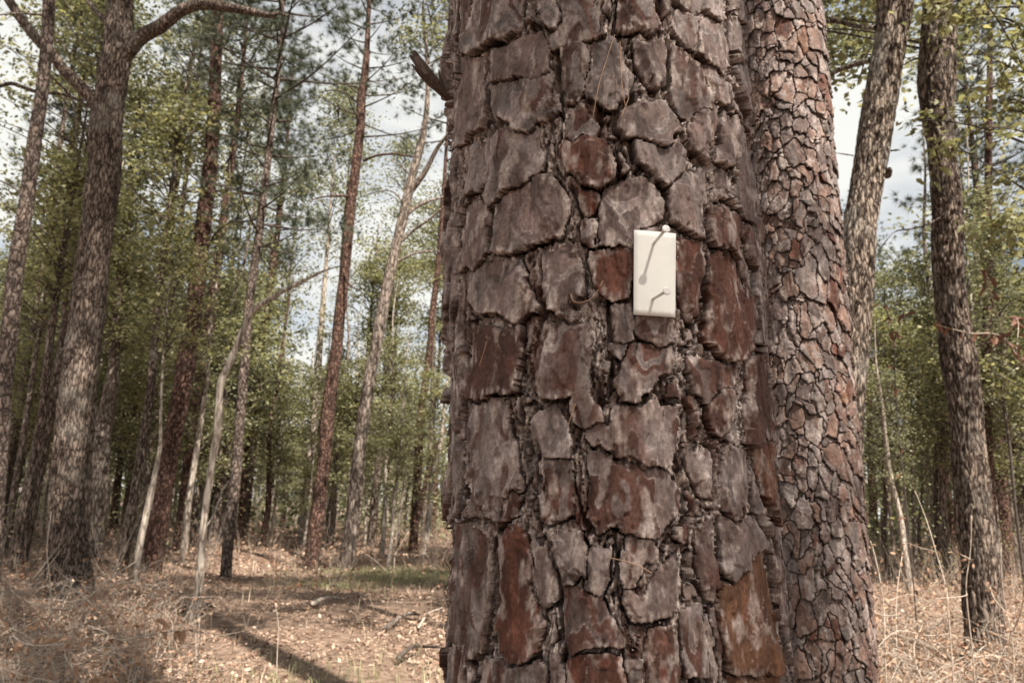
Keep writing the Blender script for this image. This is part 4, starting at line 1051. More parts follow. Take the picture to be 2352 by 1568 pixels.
traced('oak_tree', 'dark oak at right whose lower trunk is lit on its right side', Z8([(1112, 1490, 200), (1108, 1400, 184), (1100, 1250, 172), (1085, 1050, 168), (1068, 880, 164), (1052, 700, 156), (1030, 500, 150), (1012, 300, 146), (985, 100, 148)]) + Z7([(972, 1540, 136), (955, 1400, 132), (938, 1200, 136), (934, 1000, 130), (925, 850, 128), (905, 640, 126), (890, 500, 138), (882, 380, 162), (886, 200, 146), (895, 0, 130), (905, -250, 115)]),
    M_OAKD, rough=0.014, freq=(28, 5), sides=96, step=0.022, top=10, seed=14.0, lumpy=0.13, crowns=[(1, 6.5, 1.0, 'l'), (3, 8, 1.0, 'l')],
    limbs=[(Z7([(940, 120, 26), (975, 70, 20), (1010, 20, 16), (1060, -60, 10)]), -0.3), (Z7([(965, 60, 14), (980, 200, 12), (1010, 260, 10), (1030, 300, 6)]), -0.4), (Z7([(1000, 915, 10), (940, 965, 9), (870, 1018, 8), (780, 1050, 8), (690, 1066, 7), (620, 1150, 5)]), -0.5), (Z7([(1040, 1600, 14), (1100, 1580, 11), (1180, 1560, 8), (1230, 1600, 5)]), -0.4)])
traced('pine_tree', 'slim reddish pine half hidden behind the right oak', Z8([(1140, 900, 54), (1128, 700, 50), (1115, 400, 48), (1115, 100, 46)]) + Z7([(1118, 1400, 42), (1120, 1050, 38), (1122, 800, 33), (1125, 500, 28), (1130, 200, 22)]), M_PINE, Y=17.0, rough=0.005, sides=24, step=0.1, top=15, seed=15.0, crowns=[(1, 9.5, 0.9, 'p')])
traced('slender_tree', 'dark slender trunk between the two right oaks', Z8([(893, 985, 28), (885, 700, 28), (888, 450, 26), (890, 260, 20), (868, 60, 12)]), M_OAKD, Y=19.0, rough=0.004, sides=16, step=0.12, top=6.5, seed=16.0, crowns=[(4, 3.6, 0.9, 'l')])
traced('slender_tree', 'thin pale forked tree nearest the reddish pine on its right', Z8([(688, 980, 17), (668, 740, 17), (652, 520, 18), (636, 370, 17), (612, 250, 10), (598, 160, 7)]), M_GREYB, Y=17.0, rough=0.002, sides=12, step=0.12, top=6.0, seed=17.0, limbs=[(Z8([(636, 370, 14), (650, 260, 10), (665, 180, 7), (690, 120, 4)]), -0.4)], crowns=[(4, 3.2, 0.8, 'l')])
traced('slender_tree', 'thin wavy trunk left of the dark slender trunk', Z8([(785, 950, 17), (775, 720, 15), (770, 500, 15), (748, 330, 13), (752, 180, 9)]), M_GREYB, Y=21.0, rough=0.002, sides=10, step=0.15, top=7.0, seed=18.0, crowns=[(0, 4.2, 0.9, 'l')])
traced('slender_tree', 'thin leaning trunk at the far right edge', Z8([(1275, 1000, 14), (1245, 750, 14), (1222, 500, 13), (1205, 380, 12), (1190, 270, 8)]), M_DTWIG, Y=15.0, rough=0.002, sides=10, step=0.15, top=5.5, seed=19.0, crowns=[(2, 2.8, 0.8, 'l')])
# thin stems at far left
for k, (pl_, lb, mt, tp) in enumerate([
        ([(20, 985, 26), (50, 780, 27), (80, 600, 28), (125, 330, 26), (160, 90, 22)], 'slim leaning tree left of the thick oak, dark upper stem', M_GREYB, 8),
        ([(108, 1020, 24), (140, 760, 25), (178, 560, 24), (210, 420, 20), (262, 240, 15)], 'slim leaning tree close by the left foot of the thick oak', M_PALE, 8),
        ([(12, 880, 15), (8, 640, 15), (22, 300, 13)], 'thin pale stem at the far left edge', M_PALE, 7),
        ([(650, 930, 26), (680, 700, 26), (700, 500, 24), (715, 350, 20)], 'dark slim trunk between the crooked tree and the blazed pine', M_OAKD, 8),
        ([(530, 860, 30), (545, 620, 30), (562, 460, 28), (575, 330, 24)], 'dark upright trunk right of the crooked patchy tree', M_OAKD, 9),
        ([(885, 930, 22), (905, 720, 22), (925, 560, 18), (935, 480, 14)], 'thin dark trunk left of the bent pale tree', M_OAKD, 7)]):
    traced('slender_tree', lb, Z3(pl_), mt, rough=0.003, sides=16, step=0.12, top=tp, seed=20.0 + k, crowns=[(k % 5, tp * 0.5, 0.9, 'l')])

# ------------------------------------------------------------------ slender trees of the wood behind
g = np.random.default_rng(5)
protoT = []
for k in range(7):
    h = g.uniform(7, 10)
    zz_ = np.linspace(-0.1, h, 8)
    P = np.column_stack([np.cumsum(g.normal(size=8)) * 0.09, np.cumsum(g.normal(size=8)) * 0.09, zz_])
    P[:, :2] -= P[0, :2]
    r0 = g.uniform(0.055, 0.12)
    protoT.append((mesh_np('trunk', *tube(P, r0 * np.linspace(1.1, 0.12, 8), 9, 0.25, 0.004, (9, 4), k), [M_GREYB, M_PALE, M_OAKD, M_PALE, M_PINEG, M_PALE, M_PINE][k], True), P, h))
spots = []
def try_spot(lo, hi, y0, y1, mind):
    for _ in range(60):
        Yv = y0 + (y1 - y0) * g.random() ** 0.8
        px = g.uniform(lo, hi)
        x = (px - 1176) / FPX * Yv * 1.0
        if all((x - a) ** 2 + (Yv - b) ** 2 > mind * mind for a, b in spots):
            spots.append((x, Yv)); return x, Yv
    return None
MARKS = [(-200, 'the left edge'), (20, 'the leaning pine'), (180, 'the left oak'), (350, 'the blazed pine'), (460, 'the bent tree'), (545, 'the lit-stemmed pine'), (745, 'the dark pine'), (830, 'the forked tree'), (970, 'the dappled pine'), (1500, 'the card pine'), (1950, 'the reddish pine'), (2030, 'the thin forked tree'), (2155, 'the dark trunk'), (2230, 'the right oak'), (2340, 'the right edge'), (2700, 'the right edge')]
TINT = ['grey', 'pale', 'dark', 'pale', 'grey scaly', 'pale', 'reddish']
for k in range(178):
    right = k >= 118
    s = try_spot(1985, 2480, 14, 44, 0.9) if right else try_spot(-60, 1012, 16, 46, 0.75)
    if not s:
        continue
    x, Yv = s
    px = 1176 + x / Yv * FPX
    gap = (600 < px < 1010) or (1960 < px < 2140)
    ki = int(g.integers(0, 7))
    m, P, h = protoT[ki]
    ml = [nm for xx, nm in MARKS if xx <= px][-1]; mr = [nm for xx, nm in MARKS if xx > px][0]
    where_ = 'beyond ' + ml if ml == mr else 'between ' + ml + ' and ' + mr
    far_ = 'nearer' if Yv < 24 else 'middle-distance' if Yv < 33 else 'far'
    t = thing('slender_tree', f'{far_} {TINT[ki]} tree {where_}', 'tree', (x, Yv, float(gz(x, Yv))), 'slender trees of the right wood' if right else 'slender trees of the left wood')
    sc = g.uniform(0.8, 1.35) * (0.68 if gap else 1.0)
    t.rotation_euler = (0, 0, g.uniform(0, 6.28)); t.scale = (sc, sc, sc)
    add('trunk', m, t)
    nC = 1 if gap or Yv < 27 else int(g.integers(1, 3))
    for c_ in range(nC):
        z = h * (0.12 + 0.40 * c_ + 0.2 * g.random())
        q_ = np.array([np.interp(z, P[:, 2], P[:, i_]) for i_ in range(3)])
        put_crown(t, LEAFY[int(g.integers(0, 5))], q_, g.uniform(0.75, 1.15), g.uniform(0, 6))
bylab = {}
for o_ in list(COL.objects):
    if o_.name.startswith('slender_tree') and o_.get('group', '').startswith('slender'):
        bylab.setdefault(o_['label'], []).append(o_)
ORD = ['first', 'second', 'third', 'fourth', 'fifth', 'sixth', 'seventh', 'eighth', 'ninth', 'tenth', 'eleventh', 'twelfth']
for lb, os_ in bylab.items():
    if len(os_) > 1:
        for r_, o_ in enumerate(sorted(os_, key=lambda q: q.location.x / q.location.y)):
            o_['label'] = f'{lb}, {ORD[min(r_, 11)]} from left'
# a few tall pines further back carry the upper canopy
for k, (px, Yv, h, cz, lb) in enumerate([(60, 22, 17, 9, 'tall far pine at the left edge of the wood'), (330, 26, 19, 11, 'tall far pine behind the thick left oak'), (455, 20, 16, 9, 'tall far pine behind the blazed pine'), (590, 27, 18, 10, 'tall far pine whose crown borders the sky gap'),
                                       (2290, 20, 15, 7.5, 'tall far pine behind the right oak crown'), (2000, 34, 12, 7, 'far pine low in the right-hand sky gap'), (160, 30, 20, 12, 'tall far pine left of the thick oak')]):
    x = (px - 1176) / FPX * Yv
    t = thing('far_pine', lb, 'tree', (x, Yv, 0))
    P = np.array([[0, 0, -0.1], [0.05, 0, h * 0.3], [0.2, 0, h * 0.7], [0.15, 0, h]])
    add('trunk', mesh_np('trunk', *tube(P, [0.19, 0.16, 0.09, 0.02], 12, 0.2, 0.006, (12, 4), k), M_PINE, True), t)
    put_crown(t, PINY[k % 3], (0.1, 0, cz), 1.15, k)
    put_crown(t, PINY[(k + 1) % 3], (0.15, 0, cz + 2.5), 0.9, k + 2)
for k, (px, Yv, z, ci, s, lb) in enumerate([(110, 15, 7.5, 3, 1.1, 'tall broadleaf tree behind the left edge limb'), (40, 20, 11.5, 1, 1.3, 'tallest broadleaf tree at the far left edge'), (360, 22, 12.5, 3, 1.2, 'tallest broadleaf tree above the blazed pine'), (760, 29, 11.5, 2, 1.3, 'tall airy tree above the middle of the sky gap'), (840, 24, 6.2, 4, 1.0, 'young broadleaf tree low in the sky gap'), (500, 24, 8.5, 3, 1.2, 'tall broadleaf tree behind the bent tree'), (640, 30, 8.0, 2, 1.3, 'tall narrow tree left of the sky gap'), (900, 33, 10.5, 2, 1.4, 'tall narrow tree inside the sky gap'), (990, 26, 8.0, 0, 1.0, 'tall broadleaf tree close to the card pine edge'), (330, 14, 5.6, 4, 1.1, 'bright young broadleaf tree between the thick oak and the blazed pine'), (90, 13.5, 4.6, 4, 1.0, 'bright young broadleaf tree left of the thick oak')]):
    x = (px - 1176) / FPX * Yv
    t = thing('leafy_tree', lb, 'tree', (x, Yv, 0))
    P = np.array([[0, 0, -0.1], [0.1, 0.04, z * 0.5], [0, 0.05, z], [0.05, 0, z + 4 * s]])
    add('trunk', mesh_np('trunk', *tube(P, [0.10, 0.08, 0.06, 0.015], 12, 0.2, 0.004, (12, 4), k), M_OAKD, True), t)
    put_crown(t, LEAFY[ci], (0, 0, z - 0.5), s, k * 1.3)
# crowns of the two near pines, high overhead
put_crown(hero, PINY[0], (0.0, 1.15, 14.5), 1.2, 0.3)
for k, (x, y, z, ci, s, lb) in enumerate([(1.15, 6.2, 8.2, 0, 1.0, 'unseen broadleaf shade tree hidden right behind the card pine'), (3.4, 11.5, 9.6, 1, 1.3, 'unseen taller broadleaf shade tree hidden deep behind the card pine'),  # unseen trees added so that their crowns throw shade on the ground
        (-0.6, -0.9, 10.5, 0, 0.85, 'unseen broadleaf shade tree right behind the viewer'), (4.3, 14.5, 10.5, 0, 1.2, 'unseen tallest broadleaf shade tree hidden behind the card pine')]):
    t = thing('leafy_tree', lb, 'tree', (x, y, 0))
    P = np.array([[0, 0, -0.1], [0.05, 0.04, z * 0.5], [0, 0.05, z], [0.05, 0, z + 3.5]])
    add('trunk', mesh_np('trunk', *tube(P, [0.13, 0.11, 0.08, 0.02], 14, 0.2, 0.004, (12, 4), k), M_GREYB, True), t)
    put_crown(t, CANOPY[ci], (0, 0, z - 0.3), s, k * 1.3)
put_crown(pine2, PINY[1], (float(p2_centre(12.0)[0]), P2Y, 11.5), 0.9, 1.0)
tt = thing('leafy_tree', 'unseen very tall shade tree behind the viewer with two separate leaf masses', 'tree', (2.6, -2.2, 0))  # added out of view: its leaf masses shade the left oak's foot and top
add('trunk', mesh_np('trunk', *tube(np.array([[0, 0, -0.1], [0.05, 0.05, 12], [0, 0.1, 22], [0, 0, 31]]), [0.26, 0.2, 0.12, 0.02], 14, 0.3, 0.006, (12, 4), 3), M_PINE, True), tt)
put_crown(tt, CANOPY[1], (0, 0, 19.2), 0.55, 0.4); put_crown(tt, CANOPY[0], (0, 0, 26.8), 0.75, 1.4)
sp_ = np.array([0.05, 0.95, 1.65]) + SDIR * 23.0
ts = thing('leafy_tree', 'unseen tall airy shade tree behind the viewer on the right', 'tree', (sp_[0] + 0.9, sp_[1] + 0.3, 0))  # added out of view to thin the sun falling on the near pine
add('trunk', mesh_np('trunk', *tube(np.array([[0, 0, -0.1], [0.05, 0.05, 9], [0, 0.1, sp_[2]], [0, 0, sp_[2] + 4]]), [0.2, 0.16, 0.1, 0.02], 14, 0.3, 0.006, (12, 4), 4), M_GREYB, True), ts)
put_crown(ts, LEAFY[2], (0, 0, sp_[2] - 3.2), 0.95, 0.4)
# unseen pines behind the camera, placed to shade the near trunk
for k, (dist, off, cz, s, lb) in enumerate([(19.0, (-0.4, 0.3), 0, 1.25, 'unseen tall shade pine behind the viewer on the right'), (26.0, (-1.2, -0.6), 0, 1.4, 'second unseen tall shade pine further behind the viewer'), (14.0, (-1.6, 0.2), 0, 0.9, 'unseen slim shade pine behind the viewer, nearest the camera')]):
    tgt = np.array([0.05, 0.95, 1.65]) + SDIR * dist + np.array([off[0], off[1], 0])
    t = thing('pine_tree', lb, 'tree', (tgt[0], tgt[1], 0))
    h = tgt[2] + 4.5
    P = np.array([[0, 0, -0.1], [0.05, 0.05, h * 0.4], [0.0, 0.1, h * 0.75], [0, 0, h]])
    add('trunk', mesh_np('trunk', *tube(P, [0.20, 0.17, 0.12, 0.02], 14, 0.2, 0.006, (12, 4), k), M_PINE, True), t)
    put_crown(t, PINY[k % 3], (0, 0, tgt[2] - 3.2), s, k)
# ------------------------------------------------------------------ far wood, one mass
g = np.random.default_rng(6)
n = 85000
az = g.uniform(-0.80, 0.80, n); Yv = g.uniform(46, 78, n)
hmax = 7.5 + 5.5 * fbm(az * 9, Yv * 0.05, 3) + 3.0 * noise2(az * 40, Yv * 0.2)
sky_gap = np.exp(-((az + 0.19) / 0.12) ** 2) * 3.0
zz_ = g.random(n) ** 0.85 * np.clip(hmax + 2.5 - sky_gap, 2.5, 16)
zz_ += 0.5 * noise2(az * 90, zz_ * 1.2)
keep = noise2(az * 60 + 3, zz_ * 0.9) + 0.5 * noise2(az * 160, zz_ * 2.0 + Yv) > -0.12
P = np.stack([az * Yv, Yv, np.maximum(zz_, 0.1)], -1)[keep]
Vw, Fw = leaves(P, g.uniform(0.28, 0.55, len(P)), g, 0.35, 0.3)
trk = [(Vw, Fw)]
n = 60000
az = g.uniform(-0.80, 0.80, n); Yv = 26 + 28 * g.random(n)
hb = 2.1 + 1.5 * fbm(az * 14, Yv * 0.12, 2)
zz_ = g.random(n) * np.clip(hb, 0.7, 4.5)
keep = noise2(az * 45 + 8, Yv * 0.5) + 0.6 * noise2(az * 120, zz_ * 2.0 + Yv) > -0.05
P = np.stack([az * Yv, Yv, np.maximum(zz_, 0.05)], -1)[keep]
Vt_, Ft_ = leaves(P, g.uniform(0.10, 0.24, len(P)), g, 0.4, 0.28)
add('thicket', mesh_np('thicket', Vt_, Ft_, M_OLIVE), kind='stuff', label='dense low green thicket deep in the wood', category='thicket')
add('far_wood', mesh_np('far_wood', Vw, Fw, M_OLIVE), kind='stuff', label='distant green wood closing the view', category='wood')
st = []
for k in range(320):
    a_, y_ = g.uniform(-0.78, 0.78), g.uniform(44, 70)
    h = g.uniform(6, 12)
    st.append(tube(np.array([[a_ * y_, y_, -0.1], [a_ * y_ + g.normal() * 0.3, y_, h * 0.5], [a_ * y_ + g.normal() * 0.5, y_, h]]), [0.14, 0.10, 0.03], 6))
add('far_stems', mesh_np('far_stems', *join(st), M_PALE, True), kind='stuff', label='stems of the distant wood', category='wood')

# ------------------------------------------------------------------ forest floor cover
g = np.random.default_rng(8)
def scatter(n, y0, y1, pw=1.0, lim=0.78):
    Yv = np.sqrt(y0 ** 2 + (y1 ** 2 - y0 ** 2) * g.random(n) ** pw)
    a_ = g.uniform(-lim, lim, n)
    X_ = a_ * Yv
    return X_, Yv
X_, Y_ = scatter(105000, 4.0, 15, 1.1)
dn = fbm(X_ * 0.7, Y_ * 0.7, 3)
m = g.random(len(X_)) < 0.62 + 0.9 * dn
P1 = np.stack([X_, Y_, gz(X_, Y_) + 0.006 + 0.02 * g.random(len(X_))], -1)[m]
X_, Y_ = scatter(55000, 15, 45)
P2 = np.stack([X_, Y_, gz(X_, Y_) + 0.01 + 0.05 * g.random(len(X_)) ** 2], -1)
V, F = join([leaves(P1, 0.022 + 0.045 * g.random(len(P1)) ** 1.6, g, 0.62, 0.27), leaves(P2, g.uniform(0.06, 0.12, len(P2)), g, 0.6, 0.27)])
add('leaf_litter', mesh_np('leaf_litter', V, F, M_LITTER), kind='stuff', label='dry fallen leaves covering the forest floor', category='leaf litter')
X_, Y_ = scatter(30000, 4.0, 13, 1.0)
n = len(X_)
a_ = g.uniform(0, 6.28, n)
d = np.stack([np.cos(a_), np.sin(a_), g.normal(size=n) * 0.12], -1) * g.uniform(0.08, 0.2, n)[:, None]
sd_ = np.stack([-np.sin(a_), np.cos(a_), 0 * a_], -1) * 0.0016
b_ = np.stack([X_, Y_, gz(X_, Y_) + 0.012 + 0.025 * g.random(n)], -1)
V = np.stack([b_ - sd_, b_ + sd_, b_ + d], 1).reshape(-1, 3)
add('needle_litter', mesh_np('needle_litter', V, np.arange(3 * n).reshape(-1, 3), M_STRAW), kind='stuff', label='fallen pine needles strewn over the leaves', category='needle litter')
def blades(X_, Y_, h, g, lean=0.5, w=0.003):
    n = len(X_)
    b = np.stack([X_, Y_, gz(X_, Y_)], -1)
    a_ = g.uniform(0, 2 * np.pi, n)
    d = np.stack([np.cos(a_), np.sin(a_), np.zeros(n)], -1)
    s = np.stack([-np.sin(a_), np.cos(a_), np.zeros(n)], -1) * w
    k = (h * lean * g.uniform(0.1, 1.2, n))[:, None]
    up = np.stack([np.zeros(n), np.zeros(n), h], -1)
    m_ = b + up * 0.6 + d * k * 0.35
    t_ = b + up * (0.95 - 0.25 * g.random((n, 1))) + d * k
    V = np.stack([b - s, b + s, m_ + s * 0.7, t_, m_ - s * 0.7], 1).reshape(-1, 3)
    i5 = np.arange(n)[:, None] * 5
    return V, [np.concatenate([i5 + np.array([[0, 1, 2, 4]])]), np.concatenate([i5 + np.array([[4, 2, 3]])])]
X_, Y_ = scatter(15000, 4.5, 26, 1.0)
m = g.random(len(X_)) < np.clip(0.35 + 0.9 * fbm(X_ * 0.45 + 9, Y_ * 0.3, 3), 0.03, 1)
X_, Y_ = X_[m], Y_[m]
V, F = blades(X_, Y_, g.uniform(0.08, 0.38, len(X_)), g, 0.9, 0.0035)
add('dry_grass', mesh_np('dry_grass', V, F, M_STRAW), kind='stuff', label='thin dry grass and stalks', category='dry grass')
gx, gy = [], []
for cx, cy, rx, ry, n in ((900, 1322, 1.5, 1.6, 2600), (960, 1330, 1.0, 1.2, 1200), (760, 1345, 0.8, 0.5, 500), (740, 1570, 0.9, 0.6, 260)):
    c = on_ground(cx, cy)
    gx.append(c[0] + g.normal(size=n) * rx * 0.6); gy.append(c[1] + g.normal(size=n) * ry * 0.6)
X_, Y_ = np.concatenate(gx), np.concatenate(gy)
V, F = blades(X_, Y_, g.uniform(0.05, 0.16, len(X_)), g, 0.8, 0.004)
add('green_grass', mesh_np('green_grass', V, F, M_GRASS), kind='stuff', label='patch of short green grass in the clearing', category='grass')
# brown undergrowth: stems with withered leaves
pr, ps = [], []
X_, Y_ = scatter(620, 8.5, 32)
for x, y in zip(X_, Y_):
    px = 1176 + x / y * FPX
    if 520 < px < 1000 and y < 13 and g.random() < 0.8:
        continue
    h = g.uniform(0.25, 0.85)
    n = int(g.integers(14, 46))
    c = np.array([x, y, float(gz(x, y))])
    P = c + np.column_stack([g.normal(size=(n, 2)) * h * 0.42, np.abs(g.normal(size=n)) * h * 0.5])
    pr.append(leaves(P, g.uniform(0.035, 0.085, n), g, 0.3, 0.3, 0.2))
    for _ in range(6):
        d = np.array([g.normal() * 0.4, g.normal() * 0.4, 1.0]) * h
        ps.append(tube(np.array([c, c + d * 0.5 + g.normal(size=3) * 0.03, c + d * 1.2]), [0.004, 0.003, 0.001], 3, cap=False))
for k in range(760):
    y = g.uniform(4.3, 9.5)
    px = g.uniform(-60, 470) if k % 2 else g.uniform(1975, 2420)
    x = (px - 1176) / FPX * y
    c = np.array([x, y, float(gz(x, y))])
    h = g.uniform(0.12, 0.55)
    d = np.array([g.normal() * 0.6, g.normal() * 0.6, 1.0]) * h
    e_ = c + d + np.array([g.normal(), g.normal(), -0.3]) * h * 0.5
    ps.append(tube(np.array([c, c + d * 0.6, e_]), [0.0036, 0.0026, 0.001], 4, cap=False))
    for _ in range(int(g.integers(0, 3))):
        q_ = c + d * g.uniform(0.3, 0.9)
        ps.append(tube(np.array([q_, q_ + g.normal(size=3) * h * 0.3, q_ + g.normal(size=3) * h * 0.45 + [0, 0, h * 0.2]]), [0.0024, 0.0018, 0.0008], 3, cap=False))
    n = int(g.integers(6, 26))
    P = c + np.outer(g.random(n), d) + g.normal(size=(n, 3)) * 0.10 * np.array([1, 1, 0.6])
    P[:, 2] = np.maximum(P[:, 2], 0.02)
    pr.append(leaves(P, g.uniform(0.018, 0.048, n), g, 0.3, 0.26, 0.2))
add('undergrowth_leaves', mesh_np('undergrowth_leaves', *join(pr), M_TAN), kind='stuff', label='low brown undergrowth with withered leaves', category='undergrowth')
add('undergrowth_stems', mesh_np('undergrowth_stems', *join(ps), M_TWIG, True), kind='stuff', label='thin stems of the low brown undergrowth', category='undergrowth')
# green seedlings low in the wood
pr = []
X_, Y_ = scatter(70, 14, 34)
for x, y in zip(X_, Y_):
    n = int(g.integers(60, 160)); h = g.uniform(0.5, 1.6)
    P = np.array([x, y, h]) + g.normal(size=(n, 3)) * np.array([0.5, 0.5, 0.3])
    P[:, 2] = np.abs(P[:, 2])
    pr.append(leaves(P, g.uniform(0.05, 0.09, n), g, 0.6))
add('seedling_foliage', mesh_np('seedling_foliage', *join(pr), M_GREEN), kind='stuff', label='green leaves of seedlings low in the wood', category='seedlings')

# ------------------------------------------------------------------ leaf shapes used one by one
def leaf_mesh(name, mat, L, W, fold=0.12, curl=0.2, lobes=0):
    t = np.linspace(0, 1, 7)
    w = np.sin(np.pi * np.clip(t * 0.94 + 0.03, 0, 1)) ** 0.8 * W / 2
    if lobes:
        w = w * (1 + 0.28 * np.cos(t * 2 * np.pi * lobes))
    z = -curl * L * t ** 2
    mid = np.stack([t * L, 0 * t, z], -1)
    lft = np.stack([t * L, w, z + fold * w * 2], -1); rgt = np.stack([t * L, -w, z + fold * w * 2], -1)
    V = np.concatenate([lft, mid, rgt])
    F = [[a + i_, a + i_ + 1, a + 8 + i_, a + 7 + i_] for a in (0, 7) for i_ in range(6)]
    return mesh_np(name, V, np.array(F), mat, True)
TANL = [leaf_mesh('withered_leaf', M_TAN, 0.044, 0.023), leaf_mesh('withered_leaf', M_TAN, 0.052, 0.025, 0.25, 0.5), leaf_mesh('withered_leaf', M_TAN, 0.038, 0.021, 0.05, -0.2)]
RUSTL = [leaf_mesh('withered_leaf', M_RUST, 0.10, 0.05, 0.35, 0.6, 2.5), leaf_mesh('withered_leaf', M_RUST, 0.08, 0.04, 0.4, 0.8, 2.5)]
GREENL = [leaf_mesh('leaf', M_GREEN, 0.085, 0.040, 0.1, 0.25), leaf_mesh('leaf', M_GREEN, 0.07, 0.032, 0.15, 0.1), leaf_mesh('leaf', M_GREEN, 0.10, 0.045, 0.12, 0.4, 2.5)]
def put_leaf(parent, meshes, loc, g, s=1.0, droop=0.3):
    o = add(meshes[0].name.split('.')[0], meshes[int(g.integers(0, len(meshes)))], parent, loc)
    o.rotation_euler = (g.normal() * 0.7, droop + g.normal() * 0.5, g.uniform(0, 6.28))
    k = s * g.uniform(0.75, 1.25)
    o.scale = (k, k, k)
    return o
def twiggy(name, label, cat, twigs, Y, mat, nleaf, meshes, g, ls=1.0, wscale=1.0, group=None, upto=None):
    """a stem and side twigs given as picture paths at depth Y (each may lean towards or away from the camera)."""
    allP = []
    o = None
    for i_, (pts, dy) in enumerate(twigs):
        Q = np.array([on_plane(p[0], p[1], Y + dy * j_ / max(len(pts) - 1, 1)) for j_, p in enumerate(pts)])
        w = np.array([p[2] for p in pts]) * 0.5 * Y / FPX * wscale
        if o is None:
            if Q[0][2] > 0.02:
                Q = np.vstack([[Q[0][0] + (Q[0][0] - Q[1][0]) * 0.3, Q[0][1], 0.0], Q]); w = np.append(w[0], w)
            o = Q[0].copy()
            t = thing(name, label, cat, o, group)
        add('stem' if i_ == 0 else 'twig', mesh_np('twig', *tube(Q - o, w, 6), mat, True), t)
        allP.append(smooth_path(Q, 30) - o)
    P = np.concatenate([a[(6 if i_ == 0 else 3):] for i_, a in enumerate(allP)])
    for _ in range(nleaf):
        p = P[int(g.integers(0, len(P)))] + g.normal(size=3) * 0.012
        put_leaf(t, meshes, p, g, ls)
    return t
g = np.random.default_rng(9)
T3 = lambda L, w=6: [(x / 2, 784 + y / 2, w * (1 - 0.6 * i_ / len(L)) / 2 * 1.0) for i_, (x, y) in enumerate(L)]
T8 = lambda L, w=6: [(1709 + x / 2, 784 + y / 2, w * (1 - 0.6 * i_ / len(L)) / 2) for i_, (x, y) in enumerate(L)]
T7 = lambda L, w=6: [(1709 + x / 2, y / 2, w * (1 - 0.6 * i_ / len(L)) / 2) for i_, (x, y) in enumerate(L)]
T4 = lambda L, w=6: [(514.5 + x / 2, 784 + y / 2, w * (1 - 0.6 * i_ / len(L)) / 2) for i_, (x, y) in enumerate(L)]
twiggy('bare_sapling', 'pale bare sapling with a long twig rising right, in front of the oak foot', 'sapling', [
    (T3([(250, 1640), (240, 1450), (234, 1225), (228, 1080), (215, 950), (236, 780)], 10), -0.2), (T3([(236, 1228), (330, 1225), (420, 1162), (520, 1080), (622, 1010)], 9), 0.5), (T3([(236, 1178), (330, 1140), (420, 1128)], 7), -0.3),
    (T3([(234, 1212), (150, 1205), (60, 1150), (40, 1080)], 6), 0.3), (T3([(236, 1335), (150, 1225), (75, 1155)], 6), -0.4), (T3([(330, 1140), (380, 1170), (350, 1290), (280, 1400)], 5), -0.3)], 4.6, M_TWIG, 9, TANL, g)
twiggy('bare_sapling', 'low twiggy sapling with tan leaves in the bottom left corner', 'sapling', [
    (T3([(20, 1640), (10, 1480), (60, 1350), (150, 1400)], 8), 0.2), (T3([(0, 1375), (150, 1290), (250, 1232)], 6), 0.3), (T3([(60, 1352), (130, 1392), (280, 1390), (400, 1370)], 6), -0.3), (T3([(0, 1200), (20, 1250), (40, 1300)], 5), 0.0), (T3([(10, 1500), (100, 1530), (240, 1560)], 6), -0.2)], 4.2, M_TWIG, 34, TANL, g)
twiggy('bare_sapling', 'leafy brown sapling low at left below the long pale twig', 'sapling', [
    (T3([(420, 1660), (330, 1500), (300, 1420), (380, 1300), (480, 1260), (582, 1155)], 7), 0.3), (T3([(330, 1500), (420, 1460), (520, 1430), (620, 1440)], 6), -0.3), (T3([(300, 1420), (220, 1360), (180, 1340)], 5), 0.2), (T3([(420, 1600), (500, 1530), (600, 1480), (650, 1470)], 6), -0.2)], 4.4, M_TWIG, 52, TANL, g)
twiggy('bare_sapling', 'slanting sapling with a tuft of large tan leaves left of the bent pale tree foot', 'sapling', [
    (T3([(590, 1660), (640, 1480), (700, 1335), (722, 1275)], 6), 0.2), (T3([(560, 1372), (640, 1360), (740, 1338), (850, 1325)], 6), -0.2), (T3([(610, 1290), (640, 1220), (690, 1165), (745, 1160)], 5), 0.1), (T3([(680, 1568), (730, 1520), (760, 1490)], 5), 0.0)], 5.0, M_TWIG, 34, TANL, g, 1.25)
twiggy('bare_sapling', 'thin upright stalk below the foot of the bent pale tree', 'sapling', [(T3([(905, 1480), (900, 1400), (898, 1310)], 5), 0.0), (T3([(900, 1400), (930, 1360), (940, 1330)], 4), 0.0)], 6.6, M_TWIG, 4, TANL, g)
twiggy('bare_sapling', 'thin stalks rising from the sunlit leaf litter by the path', 'sapling', [(T4([(240, 1568), (245, 1420), (250, 1300), (235, 1200)], 5), 0.0), (T4([(420, 1568), (405, 1480), (395, 1400)], 4), 0.1)], 6.4, M_TWIG, 6, TANL, g, 0.55)
twiggy('bare_sapling', 'dry stems with pale twigs before the dappled pine', 'sapling', [(T4([(780, 1090), (785, 960), (800, 830), (805, 790)], 6), 0.2), (T4([(785, 980), (830, 900), (850, 870)], 5), 0.2), (T4([(740, 1050), (700, 1010), (630, 960)], 5), 0.0)], 15.5, M_TWIG, 14, TANL, g, 2.0)
twiggy('bare_sapling', 'arching twig with pale buds between the right oaks', 'sapling', [
    (T8([(940, 1260), (925, 1120), (880, 960), (838, 820), (785, 685)], 7), 0.2), (T8([(880, 965), (805, 945), (728, 915)], 6), 0.3), (T8([(925, 1080), (985, 1060), (1010, 1040), (1050, 1000)], 5), -0.2)], 4.6, M_TWIG, 24, TANL, g, 0.45)
